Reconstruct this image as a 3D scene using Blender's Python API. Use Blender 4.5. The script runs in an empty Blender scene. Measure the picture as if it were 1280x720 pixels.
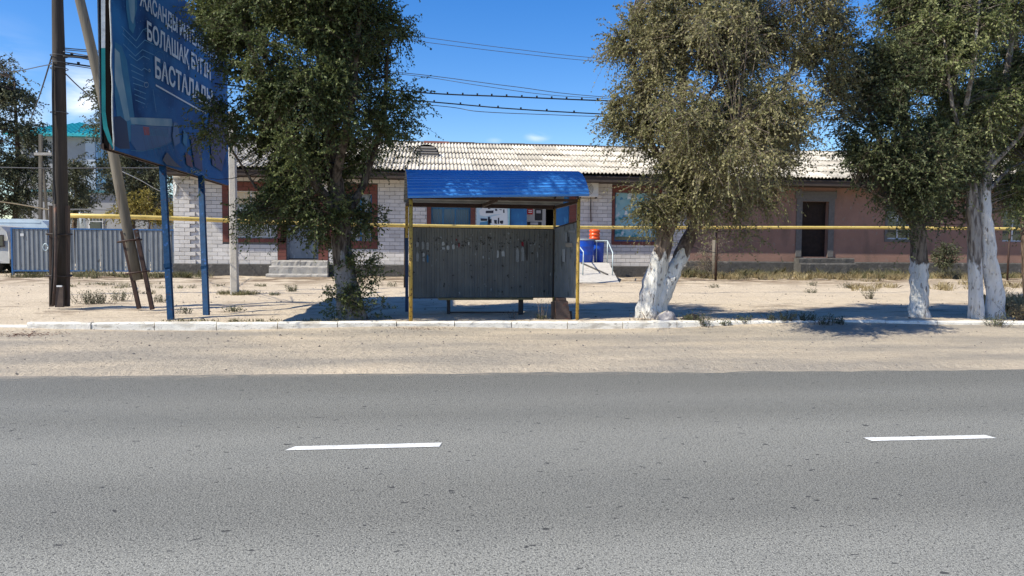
import bpy, math, random
import numpy as np
from mathutils import Vector, Matrix

random.seed(7)
RNG = np.random.default_rng(7)
sc = bpy.context.scene
COL = sc.collection

# ------------------------------------------------------------------ camera
F = 925.0; CX = 640.0; CY = 360.0
PSI = math.radians(6.3); PHI = math.atan(52 / F); ROLL = 0.0085
CAM = Vector((0, 0, 1.47))
fwd = Vector((math.sin(PSI) * math.cos(PHI), math.cos(PSI) * math.cos(PHI), -math.sin(PHI)))
r0 = Vector((math.cos(PSI), -math.sin(PSI), 0))
u0 = r0.cross(fwd)
right = (r0 * math.cos(ROLL) + u0 * math.sin(ROLL)).normalized()
up = right.cross(fwd).normalized()
cam_d = bpy.data.cameras.new('camera'); cam = bpy.data.objects.new('camera', cam_d); COL.objects.link(cam)
cam.matrix_world = Matrix(((right.x, up.x, -fwd.x, CAM.x), (right.y, up.y, -fwd.y, CAM.y), (right.z, up.z, -fwd.z, CAM.z), (0, 0, 0, 1)))
cam_d.sensor_width = 36; cam_d.lens = 36 * F / 1280; cam_d.clip_end = 3000; cam_d.clip_start = 0.05
sc.camera = cam

def ray(px, py):
    return fwd + right * ((px - CX) / F) + up * (-(py - CY) / F)
def at(px, py, Y):                      # point seen at that pixel on the wall plane y = Y
    d = ray(px, py); return CAM + d * (Y / d.y)
def atz(px, py, Z):                     # point seen at that pixel on the level plane z = Z
    d = ray(px, py); return CAM + d * ((Z - CAM.z) / d.z)
def proj(p):
    d = Vector(p) - CAM; k = d.dot(fwd)
    return CX + F * d.dot(right) / k, CY - F * d.dot(up) / k

# ------------------------------------------------------------------ light
SUN_AZ = math.radians(20); SUN_EL = math.radians(47)
sun_dir = Vector((-math.cos(SUN_AZ) * math.cos(SUN_EL), -math.sin(SUN_AZ) * math.cos(SUN_EL), math.sin(SUN_EL)))
sl = bpy.data.lights.new('sun', 'SUN'); sl.energy = 4.75; sl.angle = math.radians(0.5); sl.color = (1.0, 0.945, 0.81)
so = bpy.data.objects.new('sun', sl); COL.objects.link(so); so.location = (0, 0, 30)
so.rotation_euler = sun_dir.to_track_quat('Z', 'Y').to_euler()
world = bpy.data.worlds.new('World'); sc.world = world; world.use_nodes = True
wn = world.node_tree; wn.nodes.clear()
def wnode(t, **k):
    n = wn.nodes.new(t)
    for a, b in k.items(): setattr(n, a, b)
    return n
sky = wnode('ShaderNodeTexSky', sky_type='NISHITA', sun_disc=False)
sky.sun_elevation = SUN_EL; sky.sun_rotation = math.atan2(sun_dir.x, sun_dir.y)
sky.altitude = 200; sky.air_density = 1.0; sky.dust_density = 0.35; sky.ozone_density = 2.2
hs = wnode('ShaderNodeHueSaturation'); hs.inputs['Saturation'].default_value = 1.43; hs.inputs['Hue'].default_value = .512; hs.inputs['Value'].default_value = 1.0
wn.links.new(sky.outputs[0], hs.inputs['Color'])
bg = wnode('ShaderNodeBackground'); bg.inputs[1].default_value = 0.12
tc = wnode('ShaderNodeTexCoord')
# thin wisps of cloud
nz = wnode('ShaderNodeTexNoise'); nz.inputs['Scale'].default_value = 9; nz.inputs['Detail'].default_value = 6; nz.inputs['Distortion'].default_value = .6
mp = wnode('ShaderNodeMapping'); mp.inputs['Scale'].default_value = (1, 1, 3.2)
wn.links.new(tc.outputs['Generated'], mp.inputs[0]); wn.links.new(mp.outputs[0], nz.inputs['Vector'])
total = None
for (px, py, rad, thr, amt) in ((108, 122, .052, .40, 1.0), (10, 70, .05, .46, .35), (672, 171, .022, .43, .8), (618, 176, .014, .45, .25), (20, 160, .06, .4, .6), (520, 172, .02, .45, .5), (1180, 60, .05, .5, .3)):
    d = ray(px, py).normalized()
    vm = wnode('ShaderNodeVectorMath', operation='DISTANCE'); vm.inputs[1].default_value = d
    sclv = wnode('ShaderNodeVectorMath', operation='MULTIPLY'); sclv.inputs[1].default_value = (1, 1, 2.6 if rad < .03 else 1)
    dd = Vector((d.x, d.y, d.z * (2.6 if rad < .03 else 1)))
    wn.links.new(tc.outputs['Generated'], sclv.inputs[0]); wn.links.new(sclv.outputs[0], vm.inputs[0]); vm.inputs[1].default_value = dd
    mr = wnode('ShaderNodeMapRange'); mr.interpolation_type = 'SMOOTHSTEP'
    mr.inputs[1].default_value = 0; mr.inputs[2].default_value = rad; mr.inputs[3].default_value = amt; mr.inputs[4].default_value = 0
    wn.links.new(vm.outputs['Value'], mr.inputs[0])
    m2 = wnode('ShaderNodeMapRange'); m2.inputs[1].default_value = thr; m2.inputs[2].default_value = thr + .22
    wn.links.new(nz.outputs['Fac'], m2.inputs[0])
    mu = wnode('ShaderNodeMath', operation='MULTIPLY'); wn.links.new(mr.outputs[0], mu.inputs[0]); wn.links.new(m2.outputs[0], mu.inputs[1])
    if total is None: total = mu
    else:
        mx = wnode('ShaderNodeMath', operation='MAXIMUM'); wn.links.new(total.outputs[0], mx.inputs[0]); wn.links.new(mu.outputs[0], mx.inputs[1]); total = mx
mixc = wnode('ShaderNodeMixRGB'); mixc.inputs[2].default_value = (6.2, 6.6, 7.2, 1)
wn.links.new(total.outputs[0], mixc.inputs[0]); wn.links.new(hs.outputs[0], mixc.inputs[1])
wn.links.new(mixc.outputs[0], bg.inputs[0])
wo = wnode('ShaderNodeOutputWorld'); wn.links.new(bg.outputs[0], wo.inputs[0])
sc.view_settings.view_transform = 'Standard'; sc.view_settings.look = 'None'
sc.view_settings.gamma = 1; sc.view_settings.exposure = 0.62

# ------------------------------------------------------------------ materials
MATS = {}
def mat(name, col, rough=.8, var=None, scale=6, detail=4, bump=0, bscale=30, metal=0, spec=.3, island=0, objrand=0, trans=0,
        layers=(), stretch=None, bstretch=None):
    """principled material: base colour, optional second colour by noise, extra noise layers
    (colour, scale, threshold, softness, stretch), per-piece value jitter, bump."""
    m = bpy.data.materials.new(name); m.use_nodes = True; nt = m.node_tree; N = nt.nodes; L = nt.links
    bs = N['Principled BSDF']; bs.inputs['Roughness'].default_value = rough; bs.inputs['Metallic'].default_value = metal
    bs.inputs['Specular IOR Level'].default_value = spec
    tcn = N.new('ShaderNodeTexCoord')
    geo = N.new('ShaderNodeNewGeometry'); oi = N.new('ShaderNodeObjectInfo')
    def vec(st):
        mpn = N.new('ShaderNodeMapping'); mpn.inputs['Scale'].default_value = st or (1, 1, 1)
        L.new(geo.outputs['Position'], mpn.inputs[0]); return mpn.outputs[0]
    c = N.new('ShaderNodeRGB'); c.outputs[0].default_value = (*col, 1); cur = c.outputs[0]
    if var:
        nn = N.new('ShaderNodeTexNoise'); nn.inputs['Scale'].default_value = scale; nn.inputs['Detail'].default_value = detail
        L.new(vec(stretch), nn.inputs['Vector'])
        mr = N.new('ShaderNodeMapRange'); mr.inputs[1].default_value = .3; mr.inputs[2].default_value = .7; L.new(nn.outputs['Fac'], mr.inputs[0])
        mx = N.new('ShaderNodeMixRGB'); L.new(mr.outputs[0], mx.inputs[0]); L.new(cur, mx.inputs[1]); mx.inputs[2].default_value = (*var, 1); cur = mx.outputs[0]
    for (lc, ls, th, sf, st) in layers:
        nn = N.new('ShaderNodeTexNoise'); nn.inputs['Scale'].default_value = ls; nn.inputs['Detail'].default_value = 5
        L.new(vec(st), nn.inputs['Vector'])
        mr = N.new('ShaderNodeMapRange'); mr.inputs[1].default_value = th; mr.inputs[2].default_value = th + sf; L.new(nn.outputs['Fac'], mr.inputs[0])
        mx = N.new('ShaderNodeMixRGB'); L.new(mr.outputs[0], mx.inputs[0]); L.new(cur, mx.inputs[1]); mx.inputs[2].default_value = (*lc, 1); cur = mx.outputs[0]
    if island or objrand:
        mr = N.new('ShaderNodeMapRange')
        a = island or objrand
        mr.inputs[3].default_value = 1 - a; mr.inputs[4].default_value = 1 + a
        if island and objrand:
            ad = N.new('ShaderNodeMath'); ad.operation = 'ADD'; L.new(geo.outputs['Random Per Island'], ad.inputs[0]); L.new(oi.outputs['Random'], ad.inputs[1])
            fr = N.new('ShaderNodeMath'); fr.operation = 'FRACT'; L.new(ad.outputs[0], fr.inputs[0]); L.new(fr.outputs[0], mr.inputs[0])
        else: L.new(geo.outputs['Random Per Island'] if island else oi.outputs['Random'], mr.inputs[0])
        hv = N.new('ShaderNodeHueSaturation'); L.new(mr.outputs[0], hv.inputs['Value']); L.new(cur, hv.inputs['Color']); cur = hv.outputs[0]
    L.new(cur, bs.inputs['Base Color'])
    if bump:
        nb = N.new('ShaderNodeTexNoise'); nb.inputs['Scale'].default_value = bscale; nb.inputs['Detail'].default_value = 6
        L.new(vec(bstretch), nb.inputs['Vector'])
        bn = N.new('ShaderNodeBump'); bn.inputs['Strength'].default_value = bump; bn.inputs['Distance'].default_value = .02
        L.new(nb.outputs['Fac'], bn.inputs['Height']); L.new(bn.outputs[0], bs.inputs['Normal'])
    if trans:
        tr = N.new('ShaderNodeBsdfTranslucent'); L.new(cur, tr.inputs[0]); ms = N.new('ShaderNodeMixShader'); ms.inputs[0].default_value = trans
        L.new(bs.outputs[0], ms.inputs[1]); L.new(tr.outputs[0], ms.inputs[2]); L.new(ms.outputs[0], N['Material Output'].inputs[0])
    MATS[name] = m; return m

def leafmat(name, c1, c2, c3, trans=.25):
    """leaves: three tones by leaf, all true leaf colours"""
    m = bpy.data.materials.new(name); m.use_nodes = True; nt = m.node_tree; N = nt.nodes; L = nt.links
    bs = N['Principled BSDF']; bs.inputs['Roughness'].default_value = .55; bs.inputs['Specular IOR Level'].default_value = .25
    geo = N.new('ShaderNodeNewGeometry'); cr = N.new('ShaderNodeValToRGB'); e = cr.color_ramp.elements
    e[0].position = 0; e[0].color = (*c1, 1); e[1].position = 1; e[1].color = (*c3, 1)
    x = cr.color_ramp.elements.new(.55); x.color = (*c2, 1)
    nn = N.new('ShaderNodeTexNoise'); nn.inputs['Scale'].default_value = .9; L.new(geo.outputs['Position'], nn.inputs['Vector'])
    mr = N.new('ShaderNodeMapRange'); mr.inputs[1].default_value = .35; mr.inputs[2].default_value = .65; mr.inputs[3].default_value = -.35; mr.inputs[4].default_value = .35
    L.new(nn.outputs['Fac'], mr.inputs[0]); ad = N.new('ShaderNodeMath'); ad.operation = 'ADD'; ad.use_clamp = True
    L.new(mr.outputs[0], ad.inputs[0]); L.new(geo.outputs['Random Per Island'], ad.inputs[1]); L.new(ad.outputs[0], cr.inputs[0])
    L.new(cr.outputs[0], bs.inputs['Base Color'])
    tr = N.new('ShaderNodeBsdfTranslucent'); L.new(cr.outputs[0], tr.inputs[0]); ms = N.new('ShaderNodeMixShader'); ms.inputs[0].default_value = trans
    L.new(bs.outputs[0], ms.inputs[1]); L.new(tr.outputs[0], ms.inputs[2]); L.new(ms.outputs[0], N['Material Output'].inputs[0])
    return m

# sand ground
def ground_mat():
    m = bpy.data.materials.new('sandy_soil'); m.use_nodes = True; nt = m.node_tree; N = nt.nodes; L = nt.links
    bs = N['Principled BSDF']; bs.inputs['Roughness'].default_value = .95; bs.inputs['Specular IOR Level'].default_value = .1
    geo = N.new('ShaderNodeNewGeometry')
    def noise(s, st=(1, 1, 1), d=5, lo=.35, hi=.65):
        mpn = N.new('ShaderNodeMapping'); mpn.inputs['Scale'].default_value = st; L.new(geo.outputs['Position'], mpn.inputs[0])
        n = N.new('ShaderNodeTexNoise'); n.inputs['Scale'].default_value = s; n.inputs['Detail'].default_value = d; L.new(mpn.outputs[0], n.inputs['Vector'])
        r = N.new('ShaderNodeMapRange'); r.inputs[1].default_value = lo; r.inputs[2].default_value = hi; L.new(n.outputs['Fac'], r.inputs[0]); return r.outputs[0]
    def mix(fac, a, b, k=None):
        x = N.new('ShaderNodeMixRGB')
        if k is not None:
            mm = N.new('ShaderNodeMath'); mm.operation = 'MULTIPLY'; mm.inputs[1].default_value = k; L.new(fac, mm.inputs[0]); fac = mm.outputs[0]
        L.new(fac, x.inputs[0])
        if isinstance(a, tuple): x.inputs[1].default_value = (*a, 1)
        else: L.new(a, x.inputs[1])
        if isinstance(b, tuple): x.inputs[2].default_value = (*b, 1)
        else: L.new(b, x.inputs[2])
        return x.outputs[0]
    def band(lo, hi, soft):          # 1 between two y values
        sx = N.new('ShaderNodeSeparateXYZ'); L.new(geo.outputs['Position'], sx.inputs[0])
        a = N.new('ShaderNodeMapRange'); a.inputs[1].default_value = lo - soft; a.inputs[2].default_value = lo + soft; L.new(sx.outputs[1], a.inputs[0])
        b = N.new('ShaderNodeMapRange'); b.inputs[1].default_value = hi + soft; b.inputs[2].default_value = hi - soft; L.new(sx.outputs[1], b.inputs[0])
        mm = N.new('ShaderNodeMath'); mm.operation = 'MULTIPLY'; L.new(a.outputs[0], mm.inputs[0]); L.new(b.outputs[0], mm.inputs[1]); return mm.outputs[0]
    c = mix(noise(.5, (1, 1, 1)), (.57, .475, .355), (.50, .41, .30))
    c = mix(noise(7, (1, 1.5, 1)), c, (.62, .52, .39), .5)
    c = mix(noise(26, lo=.56, hi=.72), c, (.30, .235, .165), .55)
    # verge: greyer, packed fine gravel with wheel tracks
    vb = band(8.0, 12.9, .25)
    grey = mix(noise(7, (.6, 1.4, 1)), (.315, .285, .24), (.26, .235, .20))
    grey = mix(noise(80, lo=.5, hi=.7), grey, (.22, .19, .155), .6)
    vb2 = N.new('ShaderNodeMath'); vb2.operation = 'MULTIPLY'; L.new(vb, vb2.inputs[0])
    tr = noise(.9, (.4, 1.1, 1), 6, .28, .60); L.new(tr, vb2.inputs[1])
    c = mix(vb2.outputs[0], c, grey, .85)
    # litter, dead leaves and darker earth in patches beyond the kerb
    pb = N.new('ShaderNodeMath'); pb.operation = 'MULTIPLY'; L.new(band(24.5, 30.5, 2.5), pb.inputs[0]); L.new(noise(1.1, (1, 1.5, 1), 7, .40, .56), pb.inputs[1])
    c = mix(pb.outputs[0], c, (.17, .12, .08), .95)
    pc = N.new('ShaderNodeMath'); pc.operation = 'MULTIPLY'; L.new(band(14.2, 17.5, .8), pc.inputs[0]); L.new(noise(1.5, (.7, 1.6, 1), 8, .53, .62), pc.inputs[1])
    c = mix(pc.outputs[0], c, (.22, .165, .12), .6)
    sp = mix(noise(130, lo=.60, hi=.70), c, (.16, .13, .10), .6)
    L.new(sp, bs.inputs['Base Color'])
    nb = N.new('ShaderNodeTexNoise'); nb.inputs['Scale'].default_value = 9; nb.inputs['Detail'].default_value = 9; nb.inputs['Roughness'].default_value = .7
    L.new(geo.outputs['Position'], nb.inputs['Vector'])
    bn = N.new('ShaderNodeBump'); bn.inputs['Strength'].default_value = .9; bn.inputs['Distance'].default_value = .07
    L.new(nb.outputs['Fac'], bn.inputs['Height']); L.new(bn.outputs[0], bs.inputs['Normal'])
    return m

def asphalt_mat():
    m = bpy.data.materials.new('worn_asphalt'); m.use_nodes = True; nt = m.node_tree; N = nt.nodes; L = nt.links
    bs = N['Principled BSDF']; bs.inputs['Roughness'].default_value = .82; bs.inputs['Specular IOR Level'].default_value = .25
    geo = N.new('ShaderNodeNewGeometry')
    def noise(s, st=(1, 1, 1), d=5, lo=.35, hi=.65, rough=.5):
        mpn = N.new('ShaderNodeMapping'); mpn.inputs['Scale'].default_value = st; L.new(geo.outputs['Position'], mpn.inputs[0])
        n = N.new('ShaderNodeTexNoise'); n.inputs['Scale'].default_value = s; n.inputs['Detail'].default_value = d; n.inputs['Roughness'].default_value = rough
        L.new(mpn.outputs[0], n.inputs['Vector'])
        r = N.new('ShaderNodeMapRange'); r.inputs[1].default_value = lo; r.inputs[2].default_value = hi; L.new(n.outputs['Fac'], r.inputs[0]); return r.outputs[0]
    def mul(a, b):
        mm = N.new('ShaderNodeMath'); mm.operation = 'MULTIPLY'; L.new(a, mm.inputs[0])
        if isinstance(b, float): mm.inputs[1].default_value = b
        else: L.new(b, mm.inputs[1])
        return mm.outputs[0]
    def mix(fac, a, b, k=1.0):
        x = N.new('ShaderNodeMixRGB'); L.new(mul(fac, k), x.inputs[0])
        if isinstance(a, tuple): x.inputs[1].default_value = (*a, 1)
        else: L.new(a, x.inputs[1])
        if isinstance(b, tuple): x.inputs[2].default_value = (*b, 1)
        else: L.new(b, x.inputs[2])
        return x.outputs[0]
    sy = N.new('ShaderNodeSeparateXYZ'); L.new(geo.outputs['Position'], sy.inputs[0])
    wob = N.new('ShaderNodeMath'); wob.operation = 'MULTIPLY_ADD'; L.new(noise(.35, (.25, 1, 1), 3, .3, .7), wob.inputs[0]); wob.inputs[1].default_value = .5; L.new(sy.outputs[1], wob.inputs[2])
    yr = N.new('ShaderNodeMapRange'); yr.inputs[1].default_value = 0; yr.inputs[2].default_value = 10; L.new(wob.outputs[0], yr.inputs[0])
    rp_ = N.new('ShaderNodeValToRGB'); L.new(yr.outputs[0], rp_.inputs[0]); el = rp_.color_ramp.elements
    tone = [(0, .17), (.32, .225), (.365, .205), (.42, .138), (.48, .135), (.53, .165), (.58, .17), (.65, .115), (.71, .125), (.79, .088), (.86, .082), (.92, .11)]
    el[0].position = 0; el[0].color = (.2, .2, .19, 1); el[1].position = 1; el[1].color = (.14, .14, .132, 1)
    for (p_, v_) in tone[1:]: q_ = el.new(p_); q_.color = (v_, v_ * .985, v_ * .87, 1)
    c0 = rp_.outputs[0]
    c = mix(noise(.8, (.05, 1.5, 1), 3, .40, .60), c0, (.145, .144, .128), .25)          # worn lanes
    c = mix(noise(1.3, (.5, 1, 1), 7, .46, .62), c, (.11, .112, .105), .4)
    c = mix(noise(95, lo=.46, hi=.60, d=3), c, (.30, .294, .258), .70)                   # pale stones
    c = mix(noise(74, (1, .8, 1), lo=.53, hi=.62, d=3), c, (.05, .05, .047), .95)                    # open pits
    c = mix(noise(170, lo=.5, hi=.6, d=2), c, (.52, .51, .455), .6)
    c = mix(noise(240, lo=.54, hi=.62, d=2), c, (.035, .035, .035), .7)
    c = mix(noise(11, (1.0, 1.6, 1), 2, .70, .715), c, (.045, .045, .045), .9)               # bitumen spots
    wr = N.new('ShaderNodeValToRGB'); L.new(yr.outputs[0], wr.inputs[0]); we = wr.color_ramp.elements
    we[0].position = 0; we[0].color = (1, 1, 1, 1); we[1].position = 1; we[1].color = (.9, .9, .9, 1)
    for (p_, v_) in ((.33, 1.0), (.37, .96), (.42, .80), (.48, .82), (.53, .92), (.59, .95), (.65, .80), (.72, .90), (.79, .78), (.86, .76), (.91, .86)): q_ = we.new(p_); q_.color = (v_, v_, v_, 1)
    mw = N.new('ShaderNodeMixRGB'); mw.blend_type = 'MULTIPLY'; mw.inputs[0].default_value = 1; L.new(c, mw.inputs[1]); L.new(wr.outputs[0], mw.inputs[2]); c = mw.outputs[0]
    # sand blown on to the edge
    sx = N.new('ShaderNodeSeparateXYZ'); L.new(geo.outputs['Position'], sx.inputs[0])
    e = N.new('ShaderNodeMapRange'); e.inputs[1].default_value = 7.9; e.inputs[2].default_value = 8.9; L.new(sx.outputs[1], e.inputs[0])
    nn = noise(14, (.3, 1.5, 1), 8, .3, .7, .7)
    s = N.new('ShaderNodeMath'); s.operation = 'MULTIPLY_ADD'; L.new(e.outputs[0], s.inputs[0]); s.inputs[1].default_value = 1.5; L.new(nn, s.inputs[2])
    r = N.new('ShaderNodeMapRange'); r.inputs[1].default_value = 1.15; r.inputs[2].default_value = 2.0; L.new(s.outputs[0], r.inputs[0])
    c = mix(r.outputs[0], c, (.44, .36, .27), .8)
    L.new(c, bs.inputs['Base Color'])
    nb = N.new('ShaderNodeTexNoise'); nb.inputs['Scale'].default_value = 75; nb.inputs['Detail'].default_value = 4; L.new(geo.outputs['Position'], nb.inputs['Vector'])
    bn = N.new('ShaderNodeBump'); bn.inputs['Strength'].default_value = .55; bn.inputs['Distance'].default_value = .012
    L.new(nb.outputs['Fac'], bn.inputs['Height']); L.new(bn.outputs[0], bs.inputs['Normal'])
    return m

def bark_mat(name, zlim, jag, c1=(.16, .115, .085), c2=(.055, .04, .03), white=(.74, .71, .66), dirt=.5):
    """rough bark, limewashed up to about zlim metres"""
    m = bpy.data.materials.new(name); m.use_nodes = True; nt = m.node_tree; N = nt.nodes; L = nt.links
    bs = N['Principled BSDF']; bs.inputs['Roughness'].default_value = .95; bs.inputs['Specular IOR Level'].default_value = .1
    geo = N.new('ShaderNodeNewGeometry')
    def noise(s, st, d=5, lo=.35, hi=.65):
        mpn = N.new('ShaderNodeMapping'); mpn.inputs['Scale'].default_value = st; L.new(geo.outputs['Position'], mpn.inputs[0])
        n = N.new('ShaderNodeTexNoise'); n.inputs['Scale'].default_value = s; n.inputs['Detail'].default_value = d; L.new(mpn.outputs[0], n.inputs['Vector'])
        r = N.new('ShaderNodeMapRange'); r.inputs[1].default_value = lo; r.inputs[2].default_value = hi; L.new(n.outputs['Fac'], r.inputs[0]); return r.outputs[0]
    def mix(fac, a, b):
        x = N.new('ShaderNodeMixRGB'); L.new(fac, x.inputs[0])
        if isinstance(a, tuple): x.inputs[1].default_value = (*a, 1)
        else: L.new(a, x.inputs[1])
        if isinstance(b, tuple): x.inputs[2].default_value = (*b, 1)
        else: L.new(b, x.inputs[2])
        return x.outputs[0]
    ridge = noise(16, (1, 1, .22), 6, .40, .58)
    c = mix(ridge, c2, c1)
    if zlim is not None:
        sx = N.new('ShaderNodeSeparateXYZ'); L.new(geo.outputs['Position'], sx.inputs[0])
        ad = N.new('ShaderNodeMath'); ad.operation = 'MULTIPLY_ADD'; L.new(noise(3.5, (1, 1, .4)), ad.inputs[0]); ad.inputs[1].default_value = jag; L.new(sx.outputs[2], ad.inputs[2])
        st = N.new('ShaderNodeMapRange'); st.inputs[1].default_value = zlim + jag * .5 + .03; st.inputs[2].default_value = zlim + jag * .5 - .03; L.new(ad.outputs[0], st.inputs[0])
        chip = N.new('ShaderNodeMapRange'); chip.inputs[1].default_value = 0; chip.inputs[2].default_value = 1; chip.inputs[3].default_value = 1; chip.inputs[4].default_value = 1 - dirt
        L.new(noise(19, (1, 1, .4), 8, .57, .66), chip.inputs[0])
        mm = N.new('ShaderNodeMath'); mm.operation = 'MULTIPLY'; L.new(st.outputs[0], mm.inputs[0]); L.new(chip.outputs[0], mm.inputs[1])
        w = mix(noise(5, (1, 1, .6)), white, tuple(v * .82 for v in white))
        x = N.new('ShaderNodeMixRGB'); L.new(mm.outputs[0], x.inputs[0]); L.new(c, x.inputs[1]); L.new(w, x.inputs[2]); c = x.outputs[0]
    L.new(c, bs.inputs['Base Color'])
    mpn = N.new('ShaderNodeMapping'); mpn.inputs['Scale'].default_value = (1, 1, .22); L.new(geo.outputs['Position'], mpn.inputs[0])
    nb = N.new('ShaderNodeTexNoise'); nb.inputs['Scale'].default_value = 18; nb.inputs['Detail'].default_value = 7; L.new(mpn.outputs[0], nb.inputs['Vector'])
    bn = N.new('ShaderNodeBump'); bn.inputs['Strength'].default_value = 1; bn.inputs['Distance'].default_value = .05
    L.new(nb.outputs['Fac'], bn.inputs['Height']); L.new(bn.outputs[0], bs.inputs['Normal'])
    return m

GROUND = ground_mat(); ASPHALT = asphalt_mat()
paint_white = mat('road_paint', (.76, .76, .74), .7, (.62, .62, .60), 22, layers=(((.2, .2, .2), 90, .60, .08, None), ((.42, .42, .41), 6, .55, .2, None)), bump=.2, bscale=80)
kerbm = mat('limewashed_concrete', (.82, .78, .69), .9, (.70, .66, .58), 5, layers=(((.50, .45, .37), 3, .52, .16, (1, 1, 3)), ((.33, .30, .26), 9, .60, .10, (1, 1, 2)), ((.42, .38, .32), 60, .62, .05, None)), bump=.5, bscale=40, objrand=.06)
concrete = mat('concrete', (.40, .375, .34), .95, (.30, .28, .25), 5, layers=(((.18, .16, .14), 14, .6, .15, None),), bump=.6, bscale=30)
concrete_pale = mat('concrete_pale', (.50, .47, .42), .95, (.42, .39, .35), 6, layers=(((.24, .21, .18), 12, .62, .12, None),), bump=.4, bscale=40)
plinthm = mat('dark_render_plinth', (.10, .095, .088), .95, (.06, .056, .052), 8, layers=(((.17, .155, .14), 4, .6, .1, None),), bump=.8, bscale=14)
brickm = mat('silicate_block', (.62, .59, .56), .9, (.53, .50, .47), 2.2, layers=(((.36, .32, .28), 9, .6, .2, None),), bump=.3, bscale=40, island=.12, objrand=.12)
mortar = mat('mortar', (.16, .15, .14), .95, (.11, .10, .095), 12, bump=.3)
redm = mat('red_painted_brick', (.175, .062, .048), .85, (.14, .052, .042), 7, bump=.35, bscale=40, island=.08)
pinkm = mat('pink_render', (.28, .165, .128), .95, (.235, .14, .108), 1.4, layers=(((.17, .11, .085), 1.6, .55, .16, (1, 1, .35)), ((.24, .19, .16), 9, .62, .08, (1, 1, .5))), bump=.45, bscale=24)
surround = mat('grey_door_surround', (.145, .137, .13), .9, (.11, .105, .10), 8, bump=.3)
slate = mat('asbestos_slate', (.53, .485, .405), .92, (.43, .385, .315), 1.3, layers=(((.25, .215, .175), 7, .58, .12, (1, .35, 1)), ((.36, .31, .25), 1.7, .60, .15, None), ((.68, .64, .56), 3.5, .58, .12, None)), bump=.35, bscale=30, objrand=.24)
roofdark = mat('old_roof_boards', (.07, .055, .045), .95, (.04, .03, .025), 9, stretch=(.3, 3, 3))
rustred = mat('rusty_ridge_metal', (.20, .075, .05), .7, (.10, .045, .035), 6)
shelter_blue = mat('blue_coated_sheet', (.045, .215, .55), .36, (.038, .18, .48), 2.5, layers=(((.10, .20, .42), 6, .62, .15, (1, 3, 1)),), spec=.5, bump=.08, bscale=60)
zinc_in = mat('grey_sheet_underside', (.36, .36, .35), .5, (.28, .28, .27), 5, metal=.2)
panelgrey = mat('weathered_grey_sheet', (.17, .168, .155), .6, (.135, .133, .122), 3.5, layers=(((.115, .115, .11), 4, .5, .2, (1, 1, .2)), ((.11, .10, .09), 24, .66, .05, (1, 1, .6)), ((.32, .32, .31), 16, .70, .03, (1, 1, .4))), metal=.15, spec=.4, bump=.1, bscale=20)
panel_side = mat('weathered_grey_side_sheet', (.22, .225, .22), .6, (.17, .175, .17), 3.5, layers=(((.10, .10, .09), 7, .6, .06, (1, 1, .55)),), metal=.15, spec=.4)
yellow = mat('yellow_paint', (.62, .47, .15), .5, (.52, .38, .10), 5, layers=(((.22, .12, .04), 18, .64, .04, None),), spec=.4)
yellow_dirty = mat('chipped_yellow_paint', (.52, .34, .06), .55, (.42, .26, .05), 9, layers=(((.13, .06, .025), 22, .57, .06, None),), spec=.35, bump=.2, bscale=50)
bluepost = mat('blue_post_paint', (.007, .048, .125), .7, (.005, .03, .075), 8, layers=(((.06, .03, .03), 20, .64, .05, None), ((.02, .075, .22), 13, .62, .08, None)), spec=.15, bump=.3, bscale=25)
brownsteel = mat('brown_steel', (.032, .018, .014), .65, (.055, .028, .02), 12, bump=.2)
blacksteel = mat('black_steel', (.02, .018, .017), .6, (.05, .035, .03), 14, bump=.2)
creosote = mat('creosoted_timber', (.045, .03, .024), .85, (.085, .06, .047), 7, stretch=(1, 1, .12), bump=.7, bscale=14, bstretch=(1, 1, .12))
polewood = mat('weathered_pole_timber', (.058, .048, .042), .9, (.03, .025, .022), 11, stretch=(1, 1, .09), layers=(((.035, .027, .022), 16, .6, .07, (1, 1, .07)),), bump=.8, bscale=20, bstretch=(1, 1, .08))
polewood2 = mat('pale_leaning_timber', (.17, .15, .12), .9, (.10, .087, .07), 9, stretch=(1, 1, .1), layers=(((.09, .07, .055), 18, .62, .06, (1, 1, .06)),), bump=.6, bscale=20, bstretch=(1, 1, .08))
cable = mat('black_cable', (.015, .015, .016), .6)
steelwire = mat('dull_wire', (.09, .09, .095), .5, metal=.5)
fencem = mat('blue_grey_fence_sheet', (.25, .265, .275), .55, (.20, .215, .225), 3, layers=(((.11, .10, .09), 9, .66, .06, (1, 1, .4)),), metal=.25, spec=.5, objrand=.04)
fenceframe = mat('fence_blue_frame', (.035, .13, .32), .5, (.03, .10, .25), 8)
windowblue = mat('blue_window_paint', (.035, .15, .29), .5, (.03, .12, .23), 9)
glass_dark = mat('window_glass', (.02, .028, .035), .08, (.035, .045, .055), 1.5, spec=.7)
glass_blue = mat('blue_tinted_glass', (.012, .05, .11), .12, (.02, .07, .14), 2, spec=.6)
whitepaint = mat('white_frame_paint', (.66, .66, .65), .6, (.55, .55, .54), 8)
greyblue_door = mat('grey_blue_door_paint', (.19, .22, .25), .6, (.14, .165, .19), 3, layers=(((.26, .28, .30), 8, .6, .1, (1, 1, .4)),), bump=.15)
doorblue = mat('bright_blue_door', (.03, .15, .34), .5, (.025, .115, .27), 4, layers=(((.05, .22, .42), 7, .58, .12, (1, 1, .3)),))
shade_black = mat('painted_interior_shade', (.006, .005, .005), .95, spec=.05)  # near-black colour that stands in for shade inside hollows and rooms
dark_leaf = mat('dark_doorway_wood', (.018, .013, .011), .9, (.03, .02, .016), 7, bump=.3)
barrelm = mat('blue_barrel_plastic', (.008, .075, .48), .32, (.008, .06, .40), 4, spec=.5)
orangem = mat('orange_plastic', (.78, .10, .015), .35, (.70, .08, .012), 4, spec=.5)
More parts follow.
